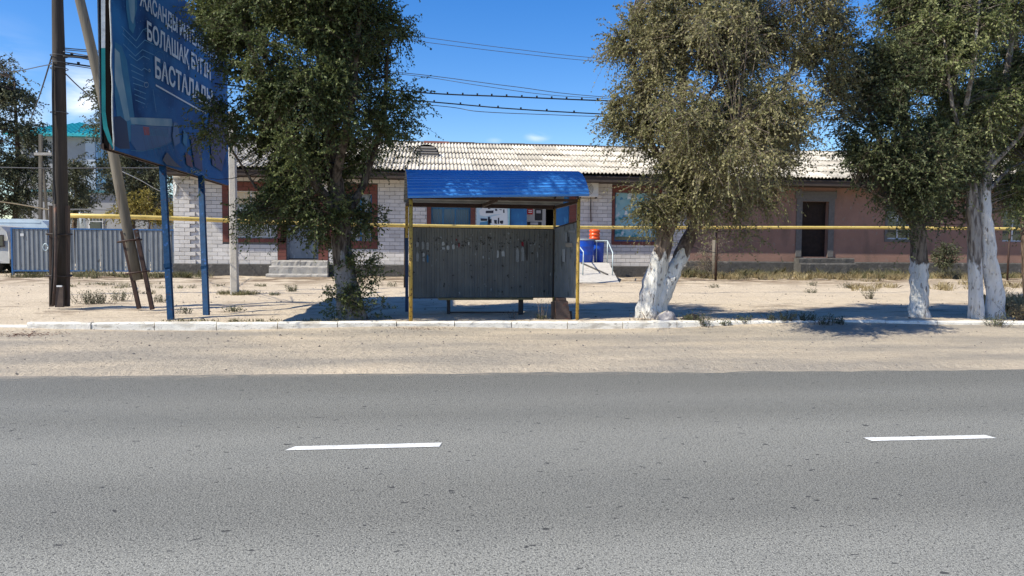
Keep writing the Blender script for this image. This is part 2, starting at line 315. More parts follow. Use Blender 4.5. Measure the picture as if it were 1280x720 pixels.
railm = mat('pale_railing_paint', (.46, .54, .56), .45, (.38, .45, .47), 8, metal=.2)
acm = mat('off_white_casing', (.62, .61, .58), .5, (.54, .53, .50), 4)
acdark = mat('fan_grille', (.10, .10, .10), .6)
housem = mat('pale_blue_render', (.46, .50, .55), .9, (.41, .45, .50), 2)
househ = mat('greyish_render', (.33, .33, .33), .9, (.28, .28, .28), 2)
tealroof = mat('teal_roof_sheet', (.02, .33, .38), .4, (.03, .40, .44), 3, spec=.5)
lightblue = mat('light_blue_panel', (.34, .50, .68), .6, (.28, .44, .62), 3)
vanwhite = mat('van_white_paint', (.52, .60, .64), .35, (.45, .52, .56), 3, spec=.5)
vancream = mat('van_cream_paint', (.46, .45, .42), .4, (.40, .39, .36), 3, spec=.5)
rubber = mat('tyre_rubber', (.02, .02, .02), .85)
teal_edge = mat('teal_frame_paint', (.01, .17, .17), .5, (.012, .22, .21), 5)
vinylw = mat('white_vinyl_edge', (.62, .64, .63), .5, (.40, .42, .42), 12)
rustbox = mat('rusty_dark_steel', (.075, .05, .042), .65, (.045, .035, .032), 6, layers=(((.13, .06, .04), 9, .58, .1, None),), bump=.3)
stonem = mat('grey_pebble', (.24, .21, .18), .9, (.12, .11, .10), 30, island=.4)
twigm = mat('twig_bark', (.115, .085, .065), .9, (.07, .05, .04), 8)
palewig = mat('pale_twig_bark', (.25, .205, .17), .9, (.17, .13, .105), 8)
papers = [mat('torn_paper_grey', (.30, .31, .31), .9, (.22, .23, .23), 30), mat('torn_paper_pale', (.44, .45, .45), .9, (.33, .34, .34), 30),
          mat('torn_paper_tan', (.34, .29, .23), .9), mat('torn_paper_red', (.20, .02, .03), .9), mat('dark_glue_mark', (.06, .055, .05), .9), mat('torn_paper_blue', (.05, .14, .24), .9)]

# ------------------------------------------------------------------ object helpers
class MB:
    def __init__(s): s.v = []; s.f = []; s.mi = []; s.sm = []
    def add(s, vs, fs, mi=0, smooth=False):
        o = len(s.v); s.v += [tuple(v) for v in vs]; s.f += [tuple(i + o for i in f) for f in fs]; s.mi += [mi] * len(fs); s.sm += [smooth] * len(fs)
    def box(s, x0, x1, y0, y1, z0, z1, mi=0):
        s.add([(x0, y0, z0), (x1, y0, z0), (x1, y1, z0), (x0, y1, z0), (x0, y0, z1), (x1, y0, z1), (x1, y1, z1), (x0, y1, z1)],
              [(0, 3, 2, 1), (4, 5, 6, 7), (0, 1, 5, 4), (1, 2, 6, 5), (2, 3, 7, 6), (3, 0, 4, 7)], mi)
    def cbox(s, x0, x1, y0, y1, z0, z1, c, mi=0):     # box with chamfered edges along x and z on the front
        prof = [(y0 + c, z0), (y1, z0), (y1, z1 - c), (y1 - c, z1), (y0 + c, z1), (y0, z1 - c), (y0, z0 + c)]
        n = len(prof); s.add([(x0, y, z) for y, z in prof] + [(x1, y, z) for y, z in prof],
              [tuple(range(n)), tuple(range(2 * n - 1, n - 1, -1))] + [(i, i + n, (i + 1) % n + n, (i + 1) % n) for i in range(n)], mi)
    def tube(s, pts, rad, n=8, mi=0, smooth=True, cap=True, jit=0):
        pts = [Vector(p) for p in pts]
        if not isinstance(rad, (list, tuple)): rad = [rad] * len(pts)
        vs = []; fs = []; ref = None
        for i, p in enumerate(pts):
            t = (pts[min(i + 1, len(pts) - 1)] - pts[max(i - 1, 0)]).normalized()
            if ref is None:
                ref = Vector((0, 0, 1)) if abs(t.z) < .9 else Vector((1, 0, 0))
            a = (ref - t * ref.dot(t)).normalized(); ref = a; b = t.cross(a)
            for k in range(n):
                an = 2 * math.pi * k / n
                rr = rad[i] * (1 + (jit * (random.random() - .5) * 2 if jit else 0))
                vs.append(p + (a * math.cos(an) + b * math.sin(an)) * rr)
        for i in range(len(pts) - 1):
            for k in range(n): fs.append((i * n + k, i * n + (k + 1) % n, (i + 1) * n + (k + 1) % n, (i + 1) * n + k))
        s.add(vs, fs, mi, smooth)
        if cap:
            o = len(s.v) - len(vs); s.f.append(tuple(o + k for k in range(n - 1, -1, -1))); s.f.append(tuple(o + (len(pts) - 1) * n + k for k in range(n)))
            s.mi += [mi, mi]; s.sm += [False, False]
    def beam(s, a, b, w, h, mi=0, upv=(0, 0, 1)):     # square section bar from a to b
        a = Vector(a); b = Vector(b); t = (b - a).normalized(); u = Vector(upv)
        if abs(t.dot(u)) > .95: u = Vector((0, 1, 0))
        x = t.cross(u).normalized() * (w / 2); y = x.cross(t).normalized() * (h / 2)
        vs = [a - x - y, a + x - y, a + x + y, a - x + y, b - x - y, b + x - y, b + x + y, b - x + y]
        s.add(vs, [(0, 1, 2, 3), (7, 6, 5, 4), (0, 4, 5, 1), (1, 5, 6, 2), (2, 6, 7, 3), (3, 7, 4, 0)], mi)
    def lathe(s, prof, cx, cy, n=24, mi=0):
        vs = []; fs = []
        for r, z in prof:
            for k in range(n): a = 2 * math.pi * k / n; vs.append((cx + r * math.cos(a), cy + r * math.sin(a), z))
        for i in range(len(prof) - 1):
            for k in range(n): fs.append((i * n + k, i * n + (k + 1) % n, (i + 1) * n + (k + 1) % n, (i + 1) * n + k))
        s.add(vs, fs, mi, True)
    def mesh(s, name, mats):
        me = bpy.data.meshes.new(name); me.from_pydata(s.v, [], s.f)
        for m in (mats if isinstance(mats, (list, tuple)) else [mats]): me.materials.append(m)
        me.polygons.foreach_set('material_index', s.mi); me.polygons.foreach_set('use_smooth', s.sm); me.update()
        return me
    def build(s, name, mats, parent=None):
        return link(name, s.mesh(name, mats), parent)
def link(name, me, parent=None):
    o = bpy.data.objects.new(name, me); COL.objects.link(o)
    if parent is not None:
        o.parent = parent; o.matrix_parent_inverse = wm(parent).inverted()
    return o
def wm(o):
    m = o.matrix_basis.copy() if hasattr(o, 'matrix_basis') else Matrix()
    if o.parent: m = wm(o.parent) @ o.matrix_parent_inverse @ m
    return m
def thing(name, label, cat, loc=(0, 0, 0), group=None):
    o = bpy.data.objects.new(name, None); COL.objects.link(o); o.location = loc; o.empty_display_size = .2
    tag(o, label, cat, group); return o
def tag(o, label, cat, group=None, kind=None):
    if label: o['label'] = label
    if cat: o['category'] = cat
    if group: o['group'] = group
    if kind: o['kind'] = kind
    return o
def struct(name, me_or_mb, mats=None):
    o = me_or_mb.build(name, mats) if isinstance(me_or_mb, MB) else link(name, me_or_mb); o['kind'] = 'structure'; return o
def copy_tree(o, parent=None):
    c = o.copy(); COL.objects.link(c)
    if parent is not None: c.parent = parent
    for ch in [x for x in o.children]: copy_tree(ch, c)
    return c

# ------------------------------------------------------------------ ground, road, kerb
KY = 12.87                                                   # front of the kerb
def kerb_y(x):
    x1 = at(1075, 405, KY).x
    return KY if x < x1 else KY - .045 * (x - x1) ** 2 * .55
def sn(x, y): # smooth cheap noise
    return (math.sin(x * 1.7 + 1.3 * math.sin(y * 1.1)) + math.sin(y * 2.3 + 1.7 * math.sin(x * .8 + 1)) + .6 * math.sin(x * 4.1 + y * 3.3) + .5 * math.sin(x * 7.3 - y * 6.1 + 2)) / 3.1
def gz(x, y):
    ky = kerb_y(x) + .10
    if y < ky:
        z = .004 + .010 * max(0, min(1, (y - 8.8) / 1.0))
        if y < 8.72: z = -.03
        else:
            z += .005 * sn(x * 1.3, y * 2.2) * min(1, (y - 8.72) / .6)
        for yr_ in (9.75, 11.25):
            q_ = y - yr_ - .12 * math.sin(x * .35 + yr_)
            z += .4 * (-.006 * math.exp(-(q_ / .14) ** 2) + .003 * math.exp(-((abs(q_) - .26) / .09) ** 2)) * (.5 + .5 * math.sin(x * .6 + yr_))
            z += .04 * max(0, 1 - (ky - y) / .7) ** 2 * (.5 + .5 * math.sin(x * .9 + 2)) if ky - y < .7 else 0
            if x > 4.5: z += min(1, (x - 4.5) / 3) * .035 * max(0, 1 - (ky - y) / .9)
        return z
    t = min(1, (y - ky) / 16)
    z = .125 + .11 * t + (.030 * sn(x * .8, y * .9) + .014 * sn(x * 2.7 + 3, y * 2.9) + .007 * sn(x * 6.1, y * 6.7)) * min(1, (y - ky) / 1.2)
    if x > 4: z += .05 * t * min(1, (x - 4) / 6)
    return z
def axis(segs):
    out = []
    for a, b, n in segs: out += list(np.linspace(a, b, n, endpoint=False))
    return out + [segs[-1][1]]
xs = axis([(-900, -60, 8), (-60, -24, 36), (-24, 26, 330), (26, 70, 44), (70, 900, 8)])
ys = axis([(-60, 8.7, 10), (8.7, 9.3, 6), (9.3, 12.2, 44), (12.2, 13.3, 20), (13.3, 31, 110), (31, 60, 30), (60, 1500, 8)])
gv = [(x, y, gz(x, y)) for y in ys for x in xs]
nx = len(xs); gf = [(j * nx + i, j * nx + i + 1, (j + 1) * nx + i + 1, (j + 1) * nx + i) for j in range(len(ys) - 1) for i in range(nx - 1)]
me = bpy.data.meshes.new('ground'); me.from_pydata(gv, [], gf); me.materials.append(GROUND); me.polygons.foreach_set('use_smooth', [True] * len(gf)); struct('ground', me)

# road: far edge follows the photo, slightly ragged
m = MB(); n = 400
e0 = atz(0, 470, .012); e1 = atz(1280, 462.3, .012)
sl_ = (e1.y - e0.y) / (e1.x - e0.x)
vs = []
for i in range(n + 1):
    x = -40 + 90 * i / n
    ye = e0.y + sl_ * (x - e0.x) if -12 < x < 14 else (e0.y + sl_ * (-12 - e0.x) if x < 0 else e0.y + sl_ * (14 - e0.x))
    ye += .06 * sn(x * 1.1, 3) + .04 * sn(x * 5, 1) + .03 * random.uniform(-1, 1)
    vs += [(x, -9, .012), (x, ye - .4, .012), (x, ye, .010), (x, ye + .05, -.03)]
m.add(vs, [(4 * i + k, 4 * (i + 1) + k, 4 * (i + 1) + k + 1, 4 * i + k + 1) for i in range(n) for k in range(3)])
for sx_ in ((-400, -40), (50, 400)):
    m.add([(sx_[0], -9, .012), (sx_[1], -9, .012), (sx_[1], 8.7, .012), (sx_[0], 8.7, .012)], [(0, 1, 2, 3)])
struct('road', m, ASPHALT)
# lane dashes
dash_a = [(356, 562.8), (369, 557.8), (552.5, 553.2), (549, 558.3)]
dash_b = [(1079, 546.9), (1231, 543.6), (1246, 547.6), (1090, 551.2)]
da = [atz(*p, .016) for p in dash_a]; db = [atz(*p, .016) for p in dash_b]
spacing = db[0].x - da[0].x
first = None
for k in range(-3, 5):
    src = da if k != 1 else db
    off = spacing * (k if k != 1 else 0)
    mm = MB(); ref = src[0]
    if first is None or k == 1 or k == 0:
        mm.add([(p.x - ref.x, p.y - ref.y, 0) for p in src], [(0, 3, 2, 1)] if k != 1 else [(0, 3, 2, 1)])
        mesh_d = mm.mesh('lane_dash', paint_white); first = first or mesh_d
    else: mesh_d = first
    o = link('lane_dash', mesh_d); o.location = (ref.x + off, ref.y, .016); o['kind'] = 'structure'

# kerb: separate stones
kerb = bpy.data.objects.new('kerb', None); COL.objects.link(kerb); kerb['kind'] = 'structure'
xj = at(639.5, 405, KY).x
x = xj - 24
k = 0
kmeshes = []
for v in range(3):
    mm = MB(); L_ = .493
    n = 9; prof = [(0, -.25), (.004, .125), (.022, .150), (.135, .150), (.15, .138), (.15, -.25)]
    vs = []
    for i in range(n + 1):
        xx = -L_ + 2 * L_ * i / n
        for (py_, pz_) in prof:
            j = .0035 if pz_ > 0 else 0
            vs.append((xx + (random.uniform(-.004, .004) if 0 < i < n else 0), py_ + random.uniform(-j, j), pz_ + random.uniform(-j, j)))
    q = len(prof); fs = [(i * q + a, i * q + (a + 1) % q, (i + 1) * q + (a + 1) % q, (i + 1) * q + a) for i in range(n) for a in range(q)]
    fs = [f[::-1] for f in fs] + [tuple(range(q)), tuple(n * q + a for a in range(q - 1, -1, -1))]
    mm.add(vs, fs); kmeshes.append(mm.mesh('kerb_stone', kerbm))
for i in range(58):
    xc = x + .5 + i
    if xc < at(-80, 408, KY).x: continue
    y0, y1 = kerb_y(xc - .5), kerb_y(xc + .5)
    o = link('kerb_stone', kmeshes[i % 3], kerb)
    o.location = (xc, (y0 + y1) / 2 + random.uniform(-.006, .006), random.uniform(-.006, .006) + (-.035 if xc < at(30, 408, KY).x else 0))
    o.rotation_euler = (random.uniform(-.02, .02), random.uniform(-.006, .006), math.atan2(y1 - y0, 1) + random.uniform(-.006, .006))

# stones scattered on the verge
def pebbles(name, n, fn, r0, r1, label=None):
    m = MB()
    for i in range(n):
        x, y = fn(); r = random.uniform(r0, r1) * random.choice((.6, .8, 1, 1.4)); z = gz(x, y)
        if y < 8.72: z = .012
        a = [Vector((math.cos(t) * r * random.uniform(.7, 1.3), math.sin(t) * r * random.uniform(.7, 1.3), 0)) for t in (0, 1.2, 2.4, 3.8, 5.1)]
        vs = [(x + q.x, y + q.y, z - .004) for q in a] + [(x + q.x * .6, y + q.y * .6, z + r * random.uniform(.5, .9)) for q in a]
        m.add(vs, [(k_, (k_ + 1) % 5, (k_ + 1) % 5 + 5, k_ + 5) for k_ in range(5)] + [(5, 6, 7, 8, 9)])
    o = m.build(name, stonem); o['kind'] = 'stuff'
    tag(o, label, 'gravel'); return o
pebbles('gravel', 1000, lambda: (random.uniform(-9, 13), 8.7 + 4.1 * random.random() ** .6), .005, .015, 'small grey stones and grit scattered over the sandy verge before the kerb')
pebbles('sand_grit', 700, lambda: (random.uniform(-13, 16), random.uniform(13.1, 24)), .008, .022, 'small stones scattered on the sand behind the kerb')

# ------------------------------------------------------------------ trees
def leaf_mesh(P, D, length, width, name, material, dens_shape=4):
    """one small folded blade per point P with direction D; numpy, thousands at once"""
    n = len(P); R = RNG.normal(size=(n, 3)); D = D / np.linalg.norm(D, axis=1, keepdims=True)
    S = np.cross(D, R); S /= np.linalg.norm(S, axis=1, keepdims=True) + 1e-9
    Ls = (length * RNG.uniform(.6, 1.3, n))[:, None]; Ws = (width * RNG.uniform(.7, 1.25, n))[:, None]
    V = np.empty((n, 4, 3))
    Nn = np.cross(D, S)
    V[:, 0] = P; V[:, 1] = P + D * Ls * .45 + S * Ws * .5 + Nn * Ws * .15; V[:, 2] = P + D * Ls - Nn * Ls * .08; V[:, 3] = P + D * Ls * .45 - S * Ws * .5 + Nn * Ws * .15
    me = bpy.data.meshes.new(name)
    me.vertices.add(n * 4); me.vertices.foreach_set('co', V.reshape(-1))
    me.loops.add(n * 4); me.loops.foreach_set('vertex_index', np.arange(n * 4))
    me.polygons.add(n); me.polygons.foreach_set('loop_start', np.arange(0, n * 4, 4)); me.polygons.foreach_set('loop_total', np.full(n, 4))
    me.materials.append(material); me.update(calc_edges=True); return me

def ribbons(paths, r, name, material):
    """many thin three sided twigs: paths (n,k,3)"""
    n, k, _ = paths.shape
    ang = np.array([0, 2.094, 4.189]); T = paths[:, -1] - paths[:, 0]; T /= np.linalg.norm(T, axis=1, keepdims=True) + 1e-9
    A = np.cross(T, RNG.normal(size=(n, 3))); A /= np.linalg.norm(A, axis=1, keepdims=True) + 1e-9; B = np.cross(T, A)
    rr = np.linspace(1, .35, k)[None, :, None, None] * (r if np.isscalar(r) else r[:, None, None, None])
    V = paths[:, :, None, :] + rr * (A[:, None, None, :] * np.cos(ang)[None, None, :, None] + B[:, None, None, :] * np.sin(ang)[None, None, :, None])
    base = (np.arange(n) * k * 3)[:, None, None] + (np.arange(k - 1) * 3)[None, :, None]
    q = np.arange(3)[None, None, :]; q2 = (q + 1) % 3
    Fq = np.stack([base + q, base + q2, base + 3 + q2, base + 3 + q], -1).reshape(-1)
    nf = len(Fq) // 4; me = bpy.data.meshes.new(name)
    me.vertices.add(V.size // 3); me.vertices.foreach_set('co', V.reshape(-1))
    me.loops.add(len(Fq)); me.loops.foreach_set('vertex_index', Fq); me.polygons.add(nf)
    me.polygons.foreach_set('loop_start', np.arange(0, nf * 4, 4)); me.polygons.foreach_set('loop_total', np.full(nf, 4))
    me.materials.append(material); me.update(calc_edges=True); return me

def crown(limbs, blobs, nbranch, ntwig, nleaf, tl, ll, lw, leafm, twm, parent, droop=.35, seed=1, hollow=-.55):
    """limbs: list of polylines (world). blobs: (centre, rx, ry, rz, weight). Branches grow from the limbs into the blobs,
    twigs from the branches, leaves along the twigs."""
    rs = np.random.default_rng(seed)
    LP = np.array([list(p) for l in limbs for p in l])
    w = np.array([b[4] for b in blobs], float); w /= w.sum(); ids = rs.choice(len(blobs), nbranch, p=w)
    d = rs.normal(size=(nbranch, 3)); d /= np.linalg.norm(d, axis=1, keepdims=True); rad = rs.uniform(.25, 1, nbranch) ** .5
    C = np.array([list(b[0]) for b in blobs]); R = np.array([[b[1], b[2], b[3]] for b in blobs])
    E = C[ids] + d * rad[:, None] * R[ids]
    ph_ = rs.uniform(0, 6.28, 9)
    def clump(O): return np.sin(O[:, 0] * 2.9 + ph_[0] + 1.5 * np.sin(O[:, 2] * 1.7 + ph_[1])) + np.sin(O[:, 1] * 3.1 + ph_[2] + np.sin(O[:, 0] * 2.1)) + np.sin(O[:, 2] * 3.4 + ph_[3] + 1.2 * np.sin(O[:, 0] * 2.6 + ph_[4])) + .6 * np.sin(O[:, 0] * 6.7 + O[:, 2] * 5.9 + ph_[5])
    E = E[clump(E) > hollow]; nbranch = len(E)
    # nearest limb point, preferring lower ones so that branches rise
    D2 = ((E[:, None] - LP[None]) ** 2).sum(-1) + np.maximum(0, LP[None, :, 2] - E[:, None, 2] + .25) ** 2 * 4
    S = LP[D2.argmin(1)]
    k = 6; t = np.linspace(0, 1, k)
    mid = (S + E) / 2 + rs.normal(size=(nbranch, 3)) * .18; mid[:, 2] += .12 * np.linalg.norm(E - S, axis=1)
    BP = ((1 - t) ** 2)[None, :, None] * S[:, None] + (2 * t * (1 - t))[None, :, None] * mid[:, None] + (t ** 2)[None, :, None] * E[:, None]
    ln = np.linalg.norm(E - S, axis=1)
    br = link('branches', ribbons(BP, np.clip(.004 + .006 * ln, .005, .024), 'branches', twm), parent)
    # twigs
    bw_ = np.exp(rs.normal(size=nbranch) * .75); bw_ /= bw_.sum(); bi = rs.choice(nbranch, ntwig, p=bw_); tt = rs.uniform(.45, 1.0, ntwig) ** .8
    O = ((1 - tt) ** 2)[:, None] * S[bi] + (2 * tt * (1 - tt))[:, None] * mid[bi] + (tt ** 2)[:, None] * E[bi]
    O += rs.normal(size=(ntwig, 3)) * .03
    # hollows between the leaf clumps
    fn = clump(O)
    kp = fn > hollow + rs.uniform(-.45, .45, ntwig)
    O = O[kp]; bi = bi[kp]; tt = tt[kp]; ntwig = len(O)
    out = (E[bi] - S[bi]); out /= np.linalg.norm(out, axis=1, keepdims=True) + 1e-9
    dr = out * .5 + rs.normal(size=(ntwig, 3)) * .75; dr[:, 2] += .05; dr /= np.linalg.norm(dr, axis=1, keepdims=True)
    Ltw = tl * rs.uniform(.45, 1.35, ntwig)
    kk = 5; u = np.linspace(0, 1, kk)
    TP = O[:, None] + dr[:, None] * (Ltw[:, None] * u[None])[..., None]
    TP[..., 2] -= droop * Ltw[:, None] * u[None] ** 2
    link('twigs', ribbons(TP, .0035, 'twigs', twm), parent)
    ul = np.tile(np.linspace(.08, 1.0, nleaf), ntwig) + rs.uniform(-.03, .03, ntwig * nleaf)
    rep = lambda a: np.repeat(a, nleaf, axis=0)
    P = rep(O) + rep(dr) * (rep(Ltw) * ul)[:, None]; P[:, 2] -= droop * rep(Ltw) * ul ** 2
    tg = rep(dr).copy(); tg[:, 2] -= 2 * droop * ul
    LD = tg * .55 + rs.normal(size=P.shape) * .6; LD[:, 2] -= .12
    keep = rs.random(len(P)) < .92
    cr = link('crown', leaf_mesh(P[keep], LD[keep], ll, lw, 'crown', leafm), parent)
    return cr

def pix(px, py, Y): return at(px, py, Y)
def blob(px, py, rpx, Y, depth=None, ry=1.0, w=None):
    c = at(px, py, Y); k = (c - CAM).dot(fwd) / F; r = rpx * k
    return (c, r, (depth or r), r * ry, w if w is not None else r * r * ry)
def resample(pts, n=7):
    out = []
    for a, b in zip(pts[:-1], pts[1:]):
        for i in range(n): out.append(a.lerp(b, i / n))
    return out + [pts[-1]]
def limb_mesh(limbs, radii, name, material, parent, n=14, lump=.10):
    m = MB()
    for pts, rr in zip(limbs, radii):
        P = []; R = []
        for i in range(len(pts) - 1):
            for j in range(5):
                t = j / 5; q = pts[i].lerp(pts[i + 1], t); s_ = .12 * rr[min(i, len(rr) - 1)]
                if i or j: q = q + Vector((random.uniform(-s_, s_), random.uniform(-s_, s_), 0))
                P.append(q); R.append((rr[i] * (1 - t) + rr[i + 1] * t))
        P.append(pts[-1]); R.append(rr[-1])
        # ridged section
        vs = []; ph = [random.uniform(0, 6.28) for _ in range(4)]
        for i, (p, r) in enumerate(zip(P, R)):
            for k_ in range(n):
                a = 2 * math.pi * k_ / n
                f = 1 + lump * (math.sin(3 * a + ph[0] + i * .25) + .7 * math.sin(5 * a + ph[1] - i * .3)) + random.uniform(-.04, .04)
                vs.append(p + Vector((math.cos(a), math.sin(a), 0)) * r * f)
        m.add(vs, [(i * n + k_, i * n + (k_ + 1) % n, (i + 1) * n + (k_ + 1) % n, (i + 1) * n + k_) for i in range(len(P) - 1) for k_ in range(n)], 0, True)
        o = len(m.v) - len(vs); m.f.append(tuple(o + (len(P) - 1) * n + k_ for k_ in range(n))); m.mi.append(0); m.sm.append(False)
    return m.build(name, material, parent)

leaf_dark = leafmat('elm_leaves_dark', (.052, .072, .025), (.096, .122, .042), (.18, .205, .075), .32)
leaf_olive = leafmat('elm_leaves_olive', (.15, .148, .062), (.235, .222, .10), (.34, .305, .16), .35)
leaf_dark2 = leafmat('elm_leaves_deep_green', (.055, .072, .030), (.098, .118, .052), (.18, .195, .088), .3)
leaf_light = leafmat('elm_leaves_fresh', (.095, .12, .042), (.18, .205, .075), (.30, .32, .14), .34)
leaf_far = leafmat('far_leaves', (.05, .058, .032), (.09, .10, .055), (.15, .155, .085), .2)
leaf_yellow = leafmat('yellowing_leaves', (.11, .10, .025), (.22, .18, .04), (.34, .27, .06), .25)
leaf_grey = leafmat('dry_grey_leaves', (.12, .105, .075), (.17, .155, .115), (.23, .20, .15), .2)

def foot(px, Y): p = at(px, 400, Y); return Vector((p.x, Y, gz(p.x, Y) - .05))

# --- left tree
Y1 = 13.75
t1 = thing('elm_tree', 'dense dark green elm left of the bus shelter, leafy shoots round its trunk', 'tree', foot(440, Y1))
b1 = bark_mat('bark_left_elm', 1.35, .9, (.15, .12, .095), (.05, .038, .03), (.27, .25, .23), .9)
L1 = [[foot(441, Y1), pix(436, 360, Y1), pix(428, 310, Y1), pix(424, 270, Y1), pix(415, 200, Y1 + .1), pix(405, 100, Y1 + .1), pix(395, 0, Y1 + .2), pix(385, -110, Y1)],
      [pix(424, 285, Y1), pix(455, 230, Y1 + .3), pix(480, 150, Y1 + .4), pix(485, 60, Y1 + .4)],
      [pix(424, 275, Y1), pix(385, 215, Y1 - .3), pix(340, 130, Y1 - .5), pix(305, 30, Y1 - .5), pix(290, -60, Y1 - .4)],
      [pix(418, 230, Y1), pix(440, 130, Y1 - .6), pix(450, 20, Y1 - .8), pix(455, -80, Y1 - .7)],
      [pix(415, 205, Y1), pix(360, 170, Y1 + .8), pix(330, 60, Y1 + 1.1)],
      [pix(424, 275, Y1), pix(370, 255, Y1 + .2), pix(320, 235, Y1 + .1), pix(285, 180, Y1)]]
R1 = [[.27, .21, .175, .155, .13, .10, .07, .03], [.10, .075, .05, .02], [.115, .085, .06, .04, .02], [.09, .06, .04, .02], [.08, .05, .02], [.07, .05, .03, .015]]
limb_mesh(L1, R1, 'trunk', b1, t1)
B1 = [blob(*b) for b in ((390, -60, 120, Y1, 1.7), (430, -120, 110, Y1 - .9, 2.4), (468, -95, 60, Y1 - .5, 1.3), (318, 10, 78, Y1, 1.2), (380, 60, 110, Y1, 1.7), (455, 50, 72, Y1, 1.3), (480, 135, 50, Y1, 1.0), (322, 105, 58, Y1, 1.0), (390, 150, 100, Y1, 1.6),
      (328, 195, 56, Y1, .9), (470, 205, 48, Y1, .9), (395, 235, 78, Y1, 1.2), (345, 265, 48, Y1, .8), (450, 262, 38, Y1, .7), (272, 15, 34, Y1 - .2, .3), (282, 125, 28, Y1 - .2, .45), (288, 190, 26, Y1 - .1, .4), (272, 170, 30, Y1 - .3, .3), (262, 215, 26, Y1 - .2, .18), (282, 125, 26, Y1 - .2, .5), (285, 185, 26, Y1 - .1, .5), (290, 235, 25, Y1, .5))]
crown([resample(l) for l in L1], B1, 1900, 17500, 18, .44, .058, .032, leaf_dark, twigm, t1, .30, 11)
# sprouts at the foot
SB = [blob(*b) for b in ((425, 365, 26, Y1 - .25, .25), (462, 345, 26, Y1 - .1, .25), (415, 390, 18, Y1 - .2, .2), (470, 380, 18, Y1 - .1, .2), (450, 330, 18, Y1 - .2, .2), (440, 372, 22, Y1 - .35, .1), (488, 325, 12, Y1 - .1, .15))]
sp = bpy.data.objects.new('root_shoots', None); COL.objects.link(sp); sp.parent = t1; sp.matrix_parent_inverse = wm(t1).inverted()
crown([resample([foot(441, Y1), pix(438, 345, Y1)])], SB, 80, 420, 9, .22, .05, .030, leaf_dark, twigm, sp, .1, 12, hollow=-9)

# --- middle tree: forked, limewashed, olive dusty crown
Y2 = 13.75
t2 = thing('elm_tree', 'dusty olive elm with a forked limewashed trunk right of the bus shelter', 'tree', foot(812, Y2))
b2 = bark_mat('bark_forked_elm', 1.38, .55, (.24, .185, .15), (.10, .075, .06), (.78, .75, .69), .92)
L2 = [[foot(811, Y2), pix(813, 375, Y2), pix(820, 335, Y2), pix(835, 285, Y2 - .05), pix(848, 235, Y2 - .05), pix(850, 170, Y2), pix(853, 90, Y2), pix(856, -20, Y2), pix(858, -120, Y2)],
      [foot(815, Y2 + .02), pix(823, 378, Y2 + .02), pix(836, 350, Y2 + .05), pix(850, 322, Y2 + .1), pix(868, 285, Y2 + .15), pix(890, 235, Y2 + .2), pix(905, 160, Y2 + .25), pix(925, 60, Y2 + .3), pix(945, -60, Y2 + .3)],
      [pix(850, 190, Y2), pix(880, 130, Y2 - .6), pix(905, 90, Y2 - .9), pix(930, 40, Y2 - 1.)],
      [pix(848, 235, Y2), pix(815, 180, Y2 - .3), pix(795, 110, Y2 - .4), pix(790, 20, Y2 - .4)],
      [pix(890, 235, Y2 + .2), pix(930, 180, Y2 + .3), pix(975, 120, Y2 + .4), pix(1005, 50, Y2 + .4)],
      [pix(905, 190, Y2 + .2), pix(960, 175, Y2 + .1), pix(1020, 145, Y2)],
      [pix(856, 60, Y2), pix(880, 10, Y2 - .5), pix(905, -50, Y2 - .7)], [pix(848, 230, Y2), pix(880, 200, 12.7), pix(920, 170, 12.0)]]
R2 = [[.27, .235, .185, .15, .125, .10, .08, .05, .02], [.20, .19, .17, .15, .13, .11, .08, .055, .02], [.06, .045, .03, .015], [.075, .05, .035, .02], [.07, .05, .035, .02], [.04, .03, .015], [.04, .03, .015], [.045, .03, .015]]
limb_mesh(L2, R2, 'trunk', b2, t2, lump=.13)
B2 = [blob(*b) for b in ((770, 62, 24, Y2, .25), (768, 150, 22, Y2, .22), (1038, 50, 24, Y2, .25), (1035, 110, 24, Y2, .2), (880, -70, 110, Y2, 1.6), (860, 20, 85, Y2, 1.4), (965, 10, 78, Y2, 1.3), (1000, 60, 45, Y2, .9), (800, 55, 42, Y2, .8), (790, 130, 34, Y2, .6), (860, 110, 80, Y2, 1.4), (945, 110, 75, Y2, 1.3),
      (815, 195, 48, Y2 - .1, .9), (885, 190, 70, Y2, 1.2), (945, 190, 46, Y2, .9), (800, 245, 30, Y2, .6), (868, 245, 40, Y2 - .2, .6), (925, 250, 36, Y2, .5), (925, 300, 16, Y2, .15), (1020, 130, 26, Y2, .4), (785, 215, 30, Y2, .5), (800, 262, 18, Y2, .12), (950, 235, 24, Y2, .4), (905, 205, 48, 11.9, .8), (955, 140, 46, 12.1, .8), (840, 150, 45, 12.3, .8), (880, 60, 60, 12.2, .8))]
B2 = [(b[0] - Vector((0, .55, 0)), b[1], b[2], b[3], b[4]) for b in B2]
crown([resample(l) for l in L2], B2, 1700, 14500, 16, .46, .056, .029, leaf_olive, palewig, t2, .42, 21)

